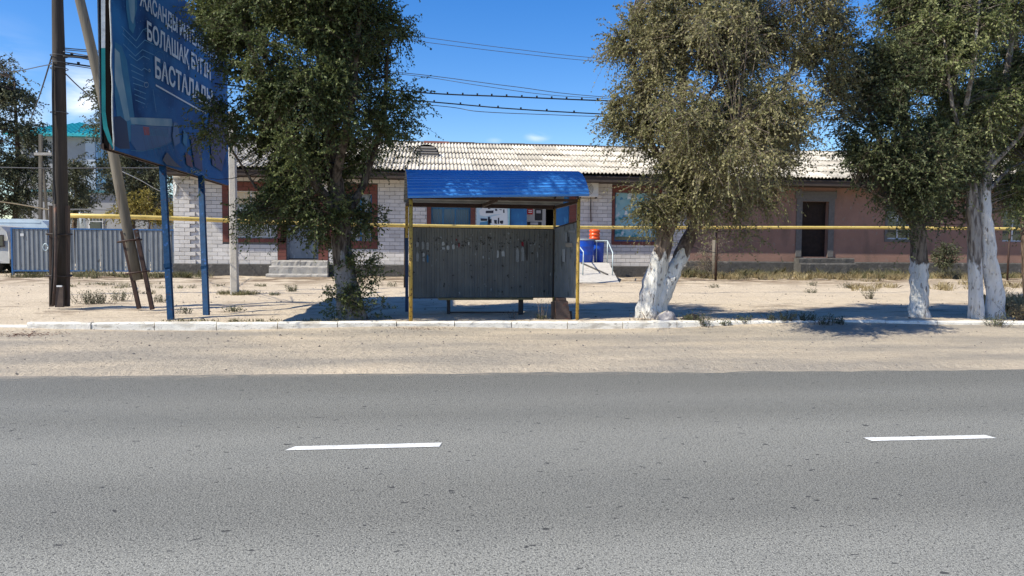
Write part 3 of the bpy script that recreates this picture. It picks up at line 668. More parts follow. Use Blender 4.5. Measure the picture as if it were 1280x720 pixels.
# --- right tree one: dark crown, single whitewashed trunk
Y3 = 13.75
t3 = thing('elm_tree', 'dark green elm with one straight trunk limewashed to waist height, far right', 'tree', foot(1149, Y3))
b3 = bark_mat('bark_straight_elm', 1.28, .35, (.20, .165, .135), (.07, .055, .045), (.66, .64, .60), .85)
L3 = [[foot(1150, Y3), pix(1149, 365, Y3), pix(1150, 330, Y3), pix(1147, 290, Y3), pix(1140, 240, Y3 + .1), pix(1130, 160, Y3 + .2), pix(1125, 60, Y3 + .2), pix(1120, -60, Y3 + .2)],
      [pix(1147, 290, Y3), pix(1175, 210, Y3 + .2), pix(1190, 120, Y3 + .5)],
      [pix(1140, 240, Y3), pix(1100, 180, Y3 - .1), pix(1075, 110, Y3 - .1), pix(1065, 50, Y3 - .1)],
      [pix(1140, 235, Y3), pix(1095, 170, Y3 - .2), pix(1050, 140, Y3 - .3), pix(1010, 150, Y3 - .3)],
      [pix(1147, 290, Y3), pix(1110, 250, Y3 - .5), pix(1070, 230, Y3 - .8)]]
R3 = [[.19, .165, .155, .14, .12, .09, .06, .03], [.08, .05, .02], [.065, .05, .03, .015], [.05, .04, .03, .015], [.05, .03, .015]]
limb_mesh(L3, R3, 'trunk', b3, t3)
B3 = [blob(*b) for b in ((1120, 60, 62, Y3 + .3, 1.1), (1150, -30, 80, Y3 + .3, 1.2), (1105, 130, 55, Y3, 1.0), (1075, 175, 38, Y3, .8), (1130, 205, 60, Y3, 1.1), (1080, 225, 32, Y3, .7), (1160, 235, 42, Y3 + .2, .8), (1105, 252, 28, Y3, .45),
      (1190, 190, 50, Y3 + .5, .9), (1075, 90, 32, Y3, .6), (1060, 205, 22, Y3 - .2, .5), (1115, 290, 12, Y3, .1), (1185, 265, 26, Y3 + .8, .4))]
B3 = [(b[0] - Vector((0, .5, 0)), b[1], b[2], b[3], b[4]) for b in B3]
crown([resample(l) for l in L3], B3, 1250, 10500, 17, .46, .059, .031, leaf_dark2, twigm, t3, .30, 31)

# --- right tree two: twin stems
Y4 = 13.45
t4 = thing('elm_tree', 'light green elm with twin limewashed stems at the right edge', 'tree', foot(1232, Y4))
b4 = bark_mat('bark_twin_elm', 1.22, .5, (.36, .32, .28), (.13, .105, .09), (.74, .71, .67), .8)
L4 = [[foot(1221, Y4), pix(1220, 360, Y4), pix(1218, 310, Y4), pix(1216, 260, Y4), pix(1210, 205, Y4), pix(1200, 160, Y4 + .1), pix(1192, 100, Y4), pix(1185, 10, Y4), pix(1180, -90, Y4)],
      [foot(1243, Y4 + .05), pix(1243, 365, Y4 + .05), pix(1236, 310, Y4), pix(1231, 260, Y4), pix(1232, 215, Y4), pix(1245, 150, Y4), pix(1262, 70, Y4), pix(1275, -40, Y4)],
      [pix(1210, 205, Y4), pix(1190, 130, Y4 - .5), pix(1180, 50, Y4 - .7)],
      [pix(1232, 215, Y4), pix(1275, 170, Y4 - .3), pix(1310, 90, Y4 - .3)], [pix(1233, 240, Y4), pix(1262, 210, Y4), pix(1285, 200, Y4)],
      [pix(1200, 165, Y4), pix(1218, 80, Y4 - .8), pix(1225, -10, Y4 - .9)]]
R4 = [[.135, .125, .115, .11, .10, .075, .06, .04, .02], [.165, .15, .14, .12, .105, .08, .055, .02], [.05, .035, .015], [.06, .04, .02], [.05, .035, .02], [.05, .035, .015]]
limb_mesh([L4[i] for i in (0, 2, 4)], [R4[i] for i in (0, 2, 4)], 'trunk', b4, t4, lump=.12)
limb_mesh([L4[i] for i in (1, 3, 5)], [R4[i] for i in (1, 3, 5)], 'trunk', bark_mat('bark_pale_stem', 2.35, 1.3, (.42, .38, .34), (.16, .13, .11), (.74, .71, .67), .85), t4, lump=.12)
B4 = [blob(*b) for b in ((1195, 20, 62, Y4 - .2, 1.0), (1250, -20, 75, Y4, 1.3), (1215, 90, 50, Y4 - .3, .9), (1180, 90, 30, Y4 - .4, .6), (1265, 95, 55, Y4, 1.0), (1262, 175, 30, Y4 + .5, .6), (1298, 190, 42, Y4, .8), (1280, 240, 26, Y4 + .2, .4), (1330, 110, 70, Y4, 1.1), (1170, -40, 50, Y4, .8), (1180, 150, 20, Y4 - .2, .4), (1225, 130, 35, Y4 - .2, .6))]
crown([resample(l) for l in L4], B4, 1250, 9800, 16, .46, .060, .032, leaf_light, palewig, t4, .36, 41, hollow=-.8)
# another tree just outside at the right whose boughs reach in
Y5 = 17.5
t5 = thing('elm_tree', 'shaded elm standing behind the twin-stemmed elm at the right edge', 'tree', foot(1278, Y5))
L5 = [[foot(1285, Y5), pix(1283, 330, Y5), pix(1280, 250, Y5), pix(1275, 150, Y5), pix(1270, 50, Y5), pix(1262, -60, Y5)], [pix(1280, 250, Y5), pix(1235, 200, Y5), pix(1200, 150, Y5)]]
limb_mesh(L5, [[.12, .11, .10, .08, .06, .03], [.05, .035, .02]], 'trunk', bark_mat('bark_shaded_elm', None, 0), t5)
crown([resample(l) for l in L5], [blob(*b) for b in ((1240, 60, 80, Y5, 1.4), (1235, 180, 52, Y5, 1.1), (1290, 150, 80, Y5, 1.3), (1180, 20, 60, Y5, 1.2), (1280, 275, 24, Y5, .4))], 420, 3400, 14, .5, .075, .04, leaf_dark2, twigm, t5, .3, 51, hollow=-1.0)

# --- background trees on the left
def far_tree(px, Y, top, blobs, seed, label, leafm=leaf_far, nb=260, nt=2300, nl=12, ll=.13, lw=.07, tl=.7, rr=.16, cat='tree', name='background_tree'):
    t = thing(name, label, cat, foot(px, Y))
    L = [[foot(px, Y), pix(px, 300, Y), pix(px + 4, (300 + top) / 2, Y), pix(px, top + 10, Y)]]
    limb_mesh(L, [[rr, rr * .85, rr * .6, rr * .25]], 'trunk', b_far, t, n=8)
    crown([resample(l) for l in L], [blob(a, b, r, Y, d) for a, b, r, d in blobs], nb, nt, nl, tl, ll, lw, leafm, twigm, t, .35, seed, hollow=-1.3)
b_far = bark_mat('bark_far', None, 0)
far_tree(18, 38, 90, ((10, 130, 36, 1.6), (8, 98, 26, 1), (-25, 80, 36, 1.3), (40, 160, 22, 1.2), (-5, 262, 26, 1.2), (28, 262, 20, 1), (-40, 262, 30, 1.2), (-30, 130, 50, 2), (30, 180, 34, 1.5), (10, 220, 42, 1.8), (45, 215, 26, 1.2), (-30, 220, 50, 2), (30, 255, 22, 1.)), 61, 'dark leafy tree behind the vans at the left edge', ll=.12, nt=3600, nb=380)
far_tree(92, 46, 190, ((95, 215, 18, 1.2), (88, 245, 22, 1.3), (110, 250, 12, 1)), 62, 'small dark tree in front of the pale blue house', nb=120, nt=800)
far_tree(165, 40, 95, ((140, 120, 26, 1.5), (120, 105, 14, .9), (160, 160, 42, 2), (190, 220, 36, 1.8), (150, 215, 34, 1.8), (120, 150, 14, .8), (205, 175, 26, 1.4), (185, 260, 28, 1.4), (118, 185, 10, .7)), 63, 'grey green tree behind the fence, seen below the billboard', leafm=leaf_grey if False else leaf_far, nt=3600, nb=380, ll=.12)
far_tree(185, 36, 235, ((150, 262, 14, .8), (180, 255, 17, .9), (205, 262, 16, .9)), 64, 'yellowing bush just behind the fence', leafm=leaf_yellow, nb=90, nt=900, nl=10, ll=.10, lw=.06, tl=.4, rr=.05, cat='bush', name='yellow_bush')

# ------------------------------------------------------------------ the long building
WY = 29.8
bld = thing('long_building', 'long single-storey building, white block left half and pink rendered right half under slate roof', 'building', (0, WY + 5, gz(0, 29)))
XL = at(218, 300, WY).x; XM = at(858, 300, WY).x; XR = XM + 22
def X(px): return at(px, 300, WY).x
def Z(px, py): return at(px, py, WY).z
ZP = Z(250, 329.5)                      # top of plinth
ZE = 4.42                               # eaves
ZPr = Z(1000, 327)
DEP = 11.0
# openings (x0,x1,z0,z1,kind)
op = {}
op['w1'] = (X(286), X(351), Z(300, 297), Z(300, 237))
op['d1'] = (X(358), X(398), Z(380, 324), Z(380, 252))
op['w2'] = (X(418), X(465), Z(440, 303.5), Z(440, 240))
op['w3'] = (X(539), X(588), Z(560, 304), Z(560, 252))
op['d2'] = (X(637.5), X(711), Z(680, 330), Z(680, 243))
op['w4'] = (X(768), X(822), Z(790, 302), Z(790, 240))
opr = {'d3': (X(1001), X(1034), Z(1017, 321), Z(1017, 252)), 'w5': (X(1108), X(1138), Z(1120, 299), Z(1120, 254)), 'w6': (X(1252), X(1282), Z(1267, 302), Z(1267, 262))}
RW = .22                                # red border width
surr = {'w1': (op['w1'][0] - RW, op['w1'][1] + RW, op['w1'][2] - .17, op['w1'][3] + .3), 'd1': (op['d1'][0] - .33, op['d1'][1] + .38, ZP, op['d1'][3] + .3),
        'w2': (op['w2'][0] - RW, op['w2'][1] + .22, op['w2'][2] - .22, op['w2'][3] + .3), 'w3': (op['w3'][0] - .17, op['w3'][1] + .19, op['w3'][2] - .22, op['w3'][3] + .3),
        'd2': (op['d2'][0] - .02, op['d2'][1] + .30, ZP - .1, op['d2'][3] + .25), 'w4': (op['w4'][0] - .12, op['w4'][1] + .15, op['w4'][2] - .14, op['w4'][3] + .25)}
def holes_wall(m, x0, x1, z0, z1, holes, ya, yb, mi=0):
    xs_ = sorted({x0, x1, *[max(x0, min(x1, h[0])) for h in holes], *[max(x0, min(x1, h[1])) for h in holes]})
    for a, b in zip(xs_[:-1], xs_[1:]):
        if b - a < 1e-4: continue
        c = (a + b) / 2; hs_ = sorted([(h[2], h[3]) for h in holes if h[0] < c < h[1]]); z = z0
        for h0, h1 in hs_:
            if h0 > z + 1e-4: m.box(a, b, ya, yb, z, h0, mi)
            z = max(z, h1)
        if z1 > z + 1e-4: m.box(a, b, ya, yb, z, z1, mi)
m = MB(); holes_wall(m, XL + .02, XM, ZP - .02, ZE, list(op.values()), WY + .015, WY + .35)
m.build('mortar_wall', mortar, bld)
m = MB(); holes_wall(m, XM + .003, XR, ZPr, ZE, list(opr.values()), WY - .03, WY + .35); m.build('pink_wall', pinkm, bld)
m = MB(); m.box(XL + .02, XL + .3, WY + .36, WY + DEP, 0, ZE); m.box(XR - .3, XR, WY + .36, WY + DEP, 0, ZE); m.box(XL, XR, WY + DEP - .3, WY + DEP + .02, 0, ZE - .01); m.build('end_walls', brickm, bld)
# gables
rz = Z(740, 184.3); ridgeY = WY + DEP / 2
_d = ray(740, 184.3); ridgeZ = (CAM + _d * (ridgeY / _d.y)).z
for gx in (XL + .02, XR - .3):
    m = MB(); m.add([(gx, WY + .3, ZE), (gx, WY + DEP, ZE), (gx, ridgeY, ridgeZ - .15), (gx + .28, WY + .3, ZE), (gx + .28, WY + DEP, ZE), (gx + .28, ridgeY, ridgeZ - .15)], [(0, 2, 1), (3, 4, 5), (0, 3, 5, 2), (1, 2, 5, 4)])
    m.build('gable', brickm, bld)
m = MB(); m.cbox(XL - .05, op['d1'][0] - .45, WY - .07, WY + .3, -.1, ZP, .03); m.cbox(op['d1'][1] + .35, op['d2'][0] - .1, WY - .06, WY + .3, -.1, ZP - .01, .03); m.cbox(op['d2'][1] + .05, XM, WY - .07, WY + .3, -.1, ZP, .03)
m.cbox(XM + .01, XR, WY - .10, WY + .3, -.1, ZPr - .004, .04)
m.build('plinth', plinthm, bld)
# red surrounds
def around(m, o, i, ya, yb):
    if i[0] > o[0]: m.box(o[0], i[0], ya, yb, o[2], o[3])
    if o[1] > i[1]: m.box(i[1], o[1], ya, yb, o[2], o[3])
    if o[3] > i[3]: m.box(i[0], i[1], ya, yb, i[3], o[3])
    if i[2] > o[2]: m.box(i[0], i[1], ya, yb, o[2], i[2])
def red_bricks(o, i, nm='red_surround'):
    """red courses built of painted blocks round an opening"""
    m = MB(); h = .153; z = o[2]; r = 0
    while z < o[3] - .02:
        z1 = min(z + h - .010, o[3])
        segs = [(o[0], i[0]), (i[1], o[1])] if (z > i[2] - .05 and z1 < i[3] + .05) else [(o[0], o[1])]
        for a, b in segs:
            if b - a < .03: continue
            x = a - (.2 if r % 2 and b - a > .6 else 0)
            while x < b - .01:
                xa = max(a, x); xb = min(b, x + .39)
                if xb - xa > .03: m.box(xa, xb - .010, WY - .022, WY + .12, z, z1)
                x += .40
        z += h; r += 1
    return m.build(nm, redm, bld)
for k_ in surr: red_bricks(surr[k_], op[k_])
# blocks of the white wall
bw, bh, gap = .40, .153, .012
def in_any(x, z, rects, e=0): return any(r[0] - e < x < r[1] + e and r[2] - e < z < r[3] + e for r in rects)
full = MB(); full.cbox(-(bw - gap) / 2, (bw - gap) / 2, 0, .09, 0, bh - gap, .006); blockmesh = full.mesh('block', brickm)
cands = []
row = 0; z = ZP
S = list(surr.values())
while z < ZE - .02:
    x = XL - (bw / 2 if row % 2 else 0); 
    h = min(bh - gap, ZE - z)
    while x < XM:
        a = max(x, XL); b = min(x + bw, XM) - gap
        # trim against surrounds in this row
        pieces = [(a, b)]
        for s_ in S:
            if s_[2] < z + h * .6 and s_[3] > z + h * .5:
                np_ = []
                for (p, q) in pieces:
                    if q <= s_[0] or p >= s_[1]: np_.append((p, q)); continue
                    if p < s_[0]: np_.append((p, s_[0] - gap))
                    if q > s_[1]: np_.append((s_[1] + gap, q))
                pieces = np_
        for p, q in pieces:
            if q - p > .04: cands.append((p, q, z, h, row))
        x += bw
    z += bh; row += 1
def score(c):
    px, py = proj(((c[0] + c[1]) / 2, WY, c[2])); s_ = 0
    if 218 < px < 345 and py > 205: s_ = 3
    elif 725 < px < 805 and py > 240: s_ = 2.5
    elif 440 < px < 512 and py > 262: s_ = 2.4
    elif 512 < px < 536 and py < 285: s_ = 2
    elif 300 < px < 358: s_ = 1.5
    return s_ + min(1, (c[1] - c[0]) / .4) * .5 + random.random() * .1
cands.sort(key=score, reverse=True)
restm = MB(); cnt = 0
for (p, q, z, h, row) in cands:
    proud = .05 if (p < XL + .78 and ((row // 1) % 2 == 0 or p < XL + .35)) else 0
    jy = random.uniform(-.004, .004)
    if cnt < 300 and h > bh * .8:
        if abs((q - p) - (bw - gap)) < .01: o = link('block', blockmesh, bld); o.location = ((p + q) / 2 - bld.location.x * 0, 0, 0); 
        else:
            mm = MB(); mm.cbox(-(q - p) / 2, (q - p) / 2, 0, .09, 0, bh - gap, .006); o = link('block', mm.mesh('block', brickm), bld)
        o.location = ((p + q) / 2, WY - .006 + jy - proud, z); cnt += 1
    else: restm.cbox(p, q, WY - .006 + jy - proud, WY + .06, z, z + h, .005)
o = restm.build('block_courses', brickm, bld); o['kind'] = 'stuff'

# windows
def window(o_, mats_frame, pane_mat, nx_, nz_, depth=.12, fw=.06, grille=None, lintel=None):
    x0, x1, z0, z1 = o_; y = WY + depth
    fr = MB()
    fr.box(x0, x1, y, y + .07, z0, z0 + fw); fr.box(x0, x1, y, y + .07, z1 - fw, z1); fr.box(x0, x0 + fw, y + .002, y + .068, z0 + fw, z1 - fw); fr.box(x1 - fw, x1, y + .002, y + .068, z0 + fw, z1 - fw)
    xs_ = nx_; zs_ = nz_
    for f_ in xs_: c = x0 + (x1 - x0) * f_; fr.box(c - fw * .5, c + fw * .5, y + .004, y + .066, z0 + fw, z1 - fw)
    for f_ in zs_: c = z0 + (z1 - z0) * f_; fr.box(x0 + fw, x1 - fw, y + .006, y + .064, c - fw * .4, c + fw * .4)
    w = fr.build('window', mats_frame, bld)
    xe = [0, *xs_, 1]
    for a, b in zip(xe[:-1], xe[1:]):
        p = MB(); p.box(x0 + (x1 - x0) * a + .03, x0 + (x1 - x0) * b - .03, y + .03, y + .036, z0 + .03, z1 - .03); p.build('pane', pane_mat, w)
    if grille:
        g = MB(); k_ = 0
        for a, b in zip(xe[:-1], xe[1:]):
            xa = x0 + (x1 - x0) * a + .05; xb = x0 + (x1 - x0) * b - .05
            c = (xa, z0 + .1) if k_ % 2 == 0 else (xa, z0 + .1)
            if k_ < len(xe) - 2:
                for t in range(7):
                    an = math.radians(8 + t * 12.5); L_ = 3
                    ex = math.cos(an); ez = math.sin(an); s1 = (xb - xa) / ex; s2 = (z1 - z0 - .2) / max(ez, 1e-3); s_ = min(s1, s2)
                    g.beam((xb, y - .03, z0 + .08), (xb - ex * s_, y - .03, z0 + .08 + ez * s_), .012, .012)
            else:
                for t in range(7): xx = xa + (xb - xa) * (t + .5) / 7; g.beam((xx, y - .03, z0 + .06), (xx, y - .03, z1 - .06), .012, .012)
            k_ += 1
        g.box(x0 + .02, x1 - .02, y - .045, y - .028, z0 + .05, z0 + .07); g.box(x0 + .02, x1 - .02, y - .045, y - .028, z1 - .08, z1 - .06)
        g.build('grille', grille, w)
    return w
room = MB(); room.box(XL + .4, XR - .4, WY + .9, WY + 1.0, 0, ZE - .05); room.build('room_shade_sheet', shade_black, bld)  # black sheet, the darkness of the rooms put into its colour
window(op['w1'], whitepaint, glass_dark, (.42, .78), (.62,), grille=whitepaint)
bl = MB(); bl.box(op['w1'][0] + .05, op['w1'][1] - .05, WY + .135, WY + .147, op['w1'][3] - .55, op['w1'][3] - .06); bl.build('blind', mat('cream_blind', (.62, .52, .36), .9, (.55, .45, .30), 5), bld)
window(op['w2'], windowblue, glass_dark, (.36, .70), (.62,), grille=whitepaint)
window(op['w3'], windowblue, glass_blue, (.30, .62), (.84,), grille=mat('blue_grille_paint', (.05, .16, .26), .5))
# poster window
w = window(op['w4'], windowblue, glass_dark, (), (), depth=.12)
w5 = window(opr['w5'], whitepaint, glass_dark, (.5,), (.6,), depth=.1)
w6 = window(opr['w6'], whitepaint, glass_dark, (.5,), (), depth=.1)
# left metal door
d = op['d1']; m = MB()
m.box(d[0], d[0] + .07, WY + .1, WY + .2, d[2], d[3]); m.box(d[1] - .07, d[1], WY + .1, WY + .2, d[2], d[3]); m.box(d[0] + .07, d[1] - .07, WY + .1, WY + .2, d[3] - .07, d[3]); dr1 = m.build('door', greyblue_door, bld)
m = MB(); m.box(d[0] + .08, d[1] - .08, WY + .14, WY + .18, d[2] + .03, d[3] - .08)
for (a, b, c, e_) in ((.2, .3, .2, -.2),):
    m.box(d[0] + .14, d[1] - .14, WY + .132, WY + .14, d[2] + .12, d[2] + .14); m.box(d[0] + .14, d[1] - .14, WY + .132, WY + .14, d[3] - .2, d[3] - .18); m.box(d[0] + .14, d[0] + .16, WY + .131, WY + .14, d[2] + .14, d[3] - .2); m.box(d[1] - .16, d[1] - .14, WY + .131, WY + .14, d[2] + .14, d[3] - .2)
m.build('door_leaf', greyblue_door, dr1)
m = MB(); m.beam((d[1] - .2, WY + .10, d[2] + .95), (d[1] - .2, WY + .10, d[2] + 1.15), .02, .02); m.build('handle', blacksteel, dr1)
# blue entrance: left blue leaf, doorway with notices, right blue leaf
d = op['d2']; xa = X(658.5); xb = X(693); xc = X(710.5)
m = MB(); m.box(d[0] + .01, d[0] + .05, WY + .03, WY + .25, d[2], d[3]); m.box(xc, d[1], WY + .03, WY + .25, d[2], d[3]); m.box(d[0] + .05, xc, WY + .03, WY + .25, d[3] - .06, d[3]); dd = m.build('entrance_door', doorblue, bld)
for (a, b) in ((d[0] + .055, xa), (xb, xc - .005)):
    m = MB(); m.box(a, b, WY + .05, WY + .09, d[2] + .02, d[3] - .07); m.box(a + .1, b - .1, WY + .042, WY + .05, d[2] + .2, d[2] + 1.0); m.box(a + .1, b - .1, WY + .042, WY + .05, d[2] + 1.15, d[3] - .2); m.build('door_leaf', doorblue, dd)
m = MB(); m.box(xa, X(684), WY + .45, WY + .5, d[2], d[3]); m.build('vestibule_wall', mat('vestibule_paint', (.40, .39, .37), .9), bld)
nb_ = mat('notice_red', (.42, .02, .02), .7); ns_ = mat('notice_black', (.02, .02, .022), .6); nt_ = mat('notice_grey_text', (.35, .35, .36), .7); nw_ = mat('notice_white', (.7, .7, .7), .7)
def note(x0p, x1p, y0p, y1p, mm_, yy, nm='notice'):
    a = at(x0p, y1p, yy); b = at(x1p, y0p, yy); m = MB(); m.box(a.x, b.x, yy, yy + .01, a.z, b.z); return m.build(nm, mm_, bld)
note(659, 666, 261, 268, nb_, WY + .43); note(668.5, 678, 261.5, 275.5, ns_, WY + .43); note(670.5, 676, 263, 266.5, nt_, WY + .415, 'notice_print'); note(659, 677, 277.5, 282, ns_, WY + .43); note(663, 672.5, 278, 281, nt_, WY + .415, 'notice_print')
for yy_ in (262.6, 264.8): note(660.6, 665, yy_, yy_ + 1, nw_, WY + .415, 'notice_print')
# far right dark doorway with grey surround
d = opr['d3']; m = MB()
yo = WY - .075
m.box(X(994), d[0], yo, WY - .031, d[2], d[3] + .12); m.box(d[1], X(1041), yo, WY - .031, d[2], d[3] + .12); m.box(X(992), X(1043), yo - .01, WY - .032, d[3] + .12, d[3] + .42); m.box(d[0], d[1], yo + .003, WY - .031, d[3], d[3] + .119); m.box(X(996), X(999.5), yo - .01, WY - .033, d[3] + .42, d[3] + .52)
m.build('door_surround', surround, bld)
m = MB(); m.box(d[0], d[0] + .06, WY + .2, WY + .28, d[2], d[3]); m.box(d[1] - .06, d[1], WY + .2, WY + .28, d[2], d[3]); m.box(d[0] + .06, d[1] - .06, WY + .2, WY + .28, d[3] - .06, d[3]); dk = m.build('door', dark_leaf, bld)
m = MB()
m.box(d[0] + .06, d[1] - .06, WY + .23, WY + .27, d[2], d[3] - .06)
for i in range(3): z0 = d[2] + .15 + i * .66; m.box(d[0] + .15, d[1] - .15, WY + .215, WY + .23, z0, z0 + .5)
m.build('door_leaf', dark_leaf, dk)
w5s = MB(); around(w5s, (opr['w5'][0] - .12, opr['w5'][1] + .12, opr['w5'][2] - .12, opr['w5'][3] + .12), opr['w5'], WY - .06, WY - .031); w5s.build('window_surround', surround, bld)
# roof: sheets of wavy slate over boards
ovh = .95
slope_len = math.hypot(ridgeY - WY + ovh, 0); tanr = (ridgeZ - ZE - .05) / (DEP / 2 + 0.0)
eY = WY - ovh; eZ = ZE + .10 - tanr * 0; 
_d = ray(735, 218.3); eZ = (CAM + _d * (eY / _d.y)).z
tanr = (ridgeZ - eZ) / (ridgeY - eY); ang = math.atan(tanr)
roof = MB()
for sgn in (1, -1):
    e_ = eY if sgn == 1 else 2 * ridgeY - eY
    vs = [(XL - .13, e_, eZ - .05), (XR + .5, e_, eZ - .05), (XR + .5, ridgeY, ridgeZ - .05), (XL - .13, ridgeY, ridgeZ - .05)]
    vs += [(a, b, c - .05) for a, b, c in vs]
    roof.add(vs, [(0, 1, 2, 3), (7, 6, 5, 4), (0, 4, 5, 1), (1, 5, 6, 2), (2, 6, 7, 3), (3, 7, 4, 0)])
rf = roof.build('roof', roofdark, bld)
m = MB(); m.box(XL - .10, XR + .4, eY + .03, eY + .06, eZ - .27, eZ - .105); m.build('fascia', roofdark, rf)
m = MB(); m.box(XL - .10, XR + .4, eY + .065, WY - .08, eZ - .27, eZ - .24); m.build('soffit', roofdark, rf)
SWd, wave = 1.05, .15; total_len = math.hypot(ridgeY - eY, ridgeZ - eZ); rows = 5; rl = total_len / rows
def slate_mesh(seed):
    random.seed(seed); mm = MB(); nxs = 7 * 6; amp = .033
    W = SWd + .06
    pts = []
    for j, t in enumerate((0, .5, 1)):
        for i in range(nxs + 1):
            xx = W * i / nxs; zz = amp * math.cos(2 * math.pi * xx / wave) + amp
            yy = t * (rl + .16); lift = .036 * (1 - t)
            ch = 0
            if t == 0: yy += random.choice((0, 0, 0, 0, 0, .02, .07)) * random.random() * 1.5
            pts.append((xx, yy, zz + lift + (random.uniform(-.002, .002))))
    for j in range(2):
        for i in range(nxs): mm.f.append((j * (nxs + 1) + i, j * (nxs + 1) + i + 1, (j + 1) * (nxs + 1) + i + 1, (j + 1) * (nxs + 1) + i)); mm.mi.append(0); mm.sm.append(True)
    mm.v = pts
    # front thickness lip
    o_ = len(mm.v); mm.v += [(p[0], p[1] + .002, p[2] - .012) for p in pts[:nxs + 1]]
    for i in range(nxs): mm.f.append((o_ + i, o_ + i + 1, i + 1, i)); mm.mi.append(0); mm.sm.append(False)
    return mm.mesh('roof_sheet', slate)
smesh = [slate_mesh(100 + i) for i in range(7)]; random.seed(5)
dorm_x0, dorm_x1 = at(517, 190, ridgeY - 2.2).x, at(550, 190, ridgeY - 2.2).x
for r_ in range(rows):
    x = XL - .13
    off = 0
    while x < XR + .4:
        k_ = random.randrange(7)
        o = link('roof_sheet', smesh[k_], rf)
        s0 = r_ * rl
        o.location = (x, eY + s0 * math.cos(ang) - .03, eZ + s0 * math.sin(ang) + random.uniform(-.004, .006))
        o.rotation_euler = (ang + random.uniform(-.012, .006), random.uniform(-.003, .003), random.uniform(-.006, .006))
        x += SWd
# back slope simple sheet
m = MB(); m.add([(XL - .13, ridgeY, ridgeZ + .03), (XR + .5, ridgeY, ridgeZ + .03), (XR + .5, 2 * ridgeY - eY, eZ + .03), (XL - .13, 2 * ridgeY - eY, eZ + .03)], [(0, 3, 2, 1)]); m.build('back_roof_slope', slate, rf)
# ridge caps, one red stretch
x = XL - .13; i = 0
while x < XR + .4:
    mm = MB(); L_ = 1.2; redp = X(545) < x + .6 < X(572)
    q = [(x, ridgeY - .17, ridgeZ + .0), (x, ridgeY, ridgeZ + .115), (x, ridgeY + .17, ridgeZ + .0)]
    dz = random.uniform(-.02, .02); vs = [(a, b, c + dz) for a, b, c in q] + [(x + L_ - .01, b, c + dz + random.uniform(-.02, .02)) for a, b, c in q]
    mm.add(vs, [(0, 3, 4, 1), (1, 4, 5, 2), (0, 1, 2), (3, 5, 4)]); mm.build('ridge_cap', rustred if redp else roofdark, rf); x += L_; i += 1
# dormer vent: curved hood with louvres
yd = ridgeY - 3.6; zd = eZ + (yd - eY) * tanr
a = at(517, 200, yd).x; b = at(549, 200, yd).x; c = (a + b) / 2; wd = (b - a) / 2; hd = .50
mm = MB(); n_ = 14; back = hd / tanr + .1
vs = []
for yy, s_ in ((yd - .02, 1.0), (yd + back, .92)):
    for i in range(n_ + 1):
        t = math.pi * i / n_; vs.append((c - math.cos(t) * wd, yy, zd + .06 + max(0, math.sin(t)) ** .75 * hd))
mm.add(vs, [(i, i + 1, n_ + 1 + i + 1, n_ + 1 + i) for i in range(n_)]); dv = mm.build('roof_vent', mat('grey_vent_hood', (.16, .15, .14), .8), rf)
mm = MB(); mm.add([vs[i] for i in range(n_ + 1)] + [(c, yd, zd + .06)], [(n_ + 1, i + 1, i) for i in range(n_)]); mm.v = [(p[0], p[1] + .05, p[2]) for p in mm.v]; mm.build('vent_shade_sheet', shade_black, dv)  # black sheet painted as the shade behind the louvres
for i in range(4):
    zz = zd + .11 + i * .105; wl = wd * math.sqrt(max(.05, 1 - ((zz - zd) / (hd + .08)) ** 2)) * .96
    s_ = MB(); s_.beam((c - wl, yd, zz), (c + wl, yd, zz), .05, .085, upv=(0, .5, 1)); s_.build('louvre', mat('louvre_board', (.17, .155, .14), .9) if i == 0 else MATS['louvre_board'], dv)

# steps at the left door
st = thing('concrete_steps', 'three worn concrete steps below the grey-blue metal door', 'steps', (X(378), WY - 1, .2))
zt = [Z(380, 326.5), Z(380, 333.5), Z(380, 342)]
def slab(mm, x0, x1, y0, y1, z0, z1, n=12):
    """block with worn uneven edges"""
    vs = []
    for i in range(n + 1):
        x = x0 + (x1 - x0) * i / n; j = lambda s=.015: random.uniform(-s, s)
        vs += [(x, y0 + j(), z0), (x, y0 + j(), z1 - .05 + j(.01)), (x, y0 + .05 + j(), z1 + j(.008)), (x, y1, z1 + j(.004)), (x, y1, z0)]
    fs = [(i * 5 + a_, (i + 1) * 5 + a_, (i + 1) * 5 + a_ + 1, i * 5 + a_ + 1) for i in range(n) for a_ in range(4)] + [(4, 3, 2, 1, 0), tuple(n * 5 + a_ for a_ in range(5))]
    mm.add(vs, fs)
ztop = Z(380, 325) + .0
y_s = [WY - .08, WY - .42, WY - .78, WY - 1.15]
pz = []
for (i, (pa, pb, py_)) in enumerate(((339, 409, 325.5), (336, 409, 332.5), (332, 409, 342.5))):
    zt_ = at(370, py_, y_s[i + 1]).z; xa_, xb_ = at(pa, py_, y_s[i + 1]).x, at(pb, py_, y_s[i + 1]).x
    if i == 0:
        xm_ = at(375, py_, y_s[1]).x
        for (u_, v_) in ((xa_, xm_ - .01), (xm_ + .01, xb_)):
            mm = MB(); slab(mm, u_, v_, y_s[1], y_s[0], at(370, 332, y_s[1]).z - .02, zt_); mm.build('step', concrete, st)
    else:
        mm = MB(); slab(mm, xa_, xb_, y_s[i + 1], y_s[i] if i else y_s[0], gz(xa_, WY - 1) - .2, zt_); mm.build('step', concrete, st)
mm = MB(); mm.box(at(340, 330, WY - .1).x, at(408, 330, WY - .1).x, WY - .42, WY - .071, -.1, at(370, 332, WY - .42).z - .02); mm.build('step_core', concrete, st)
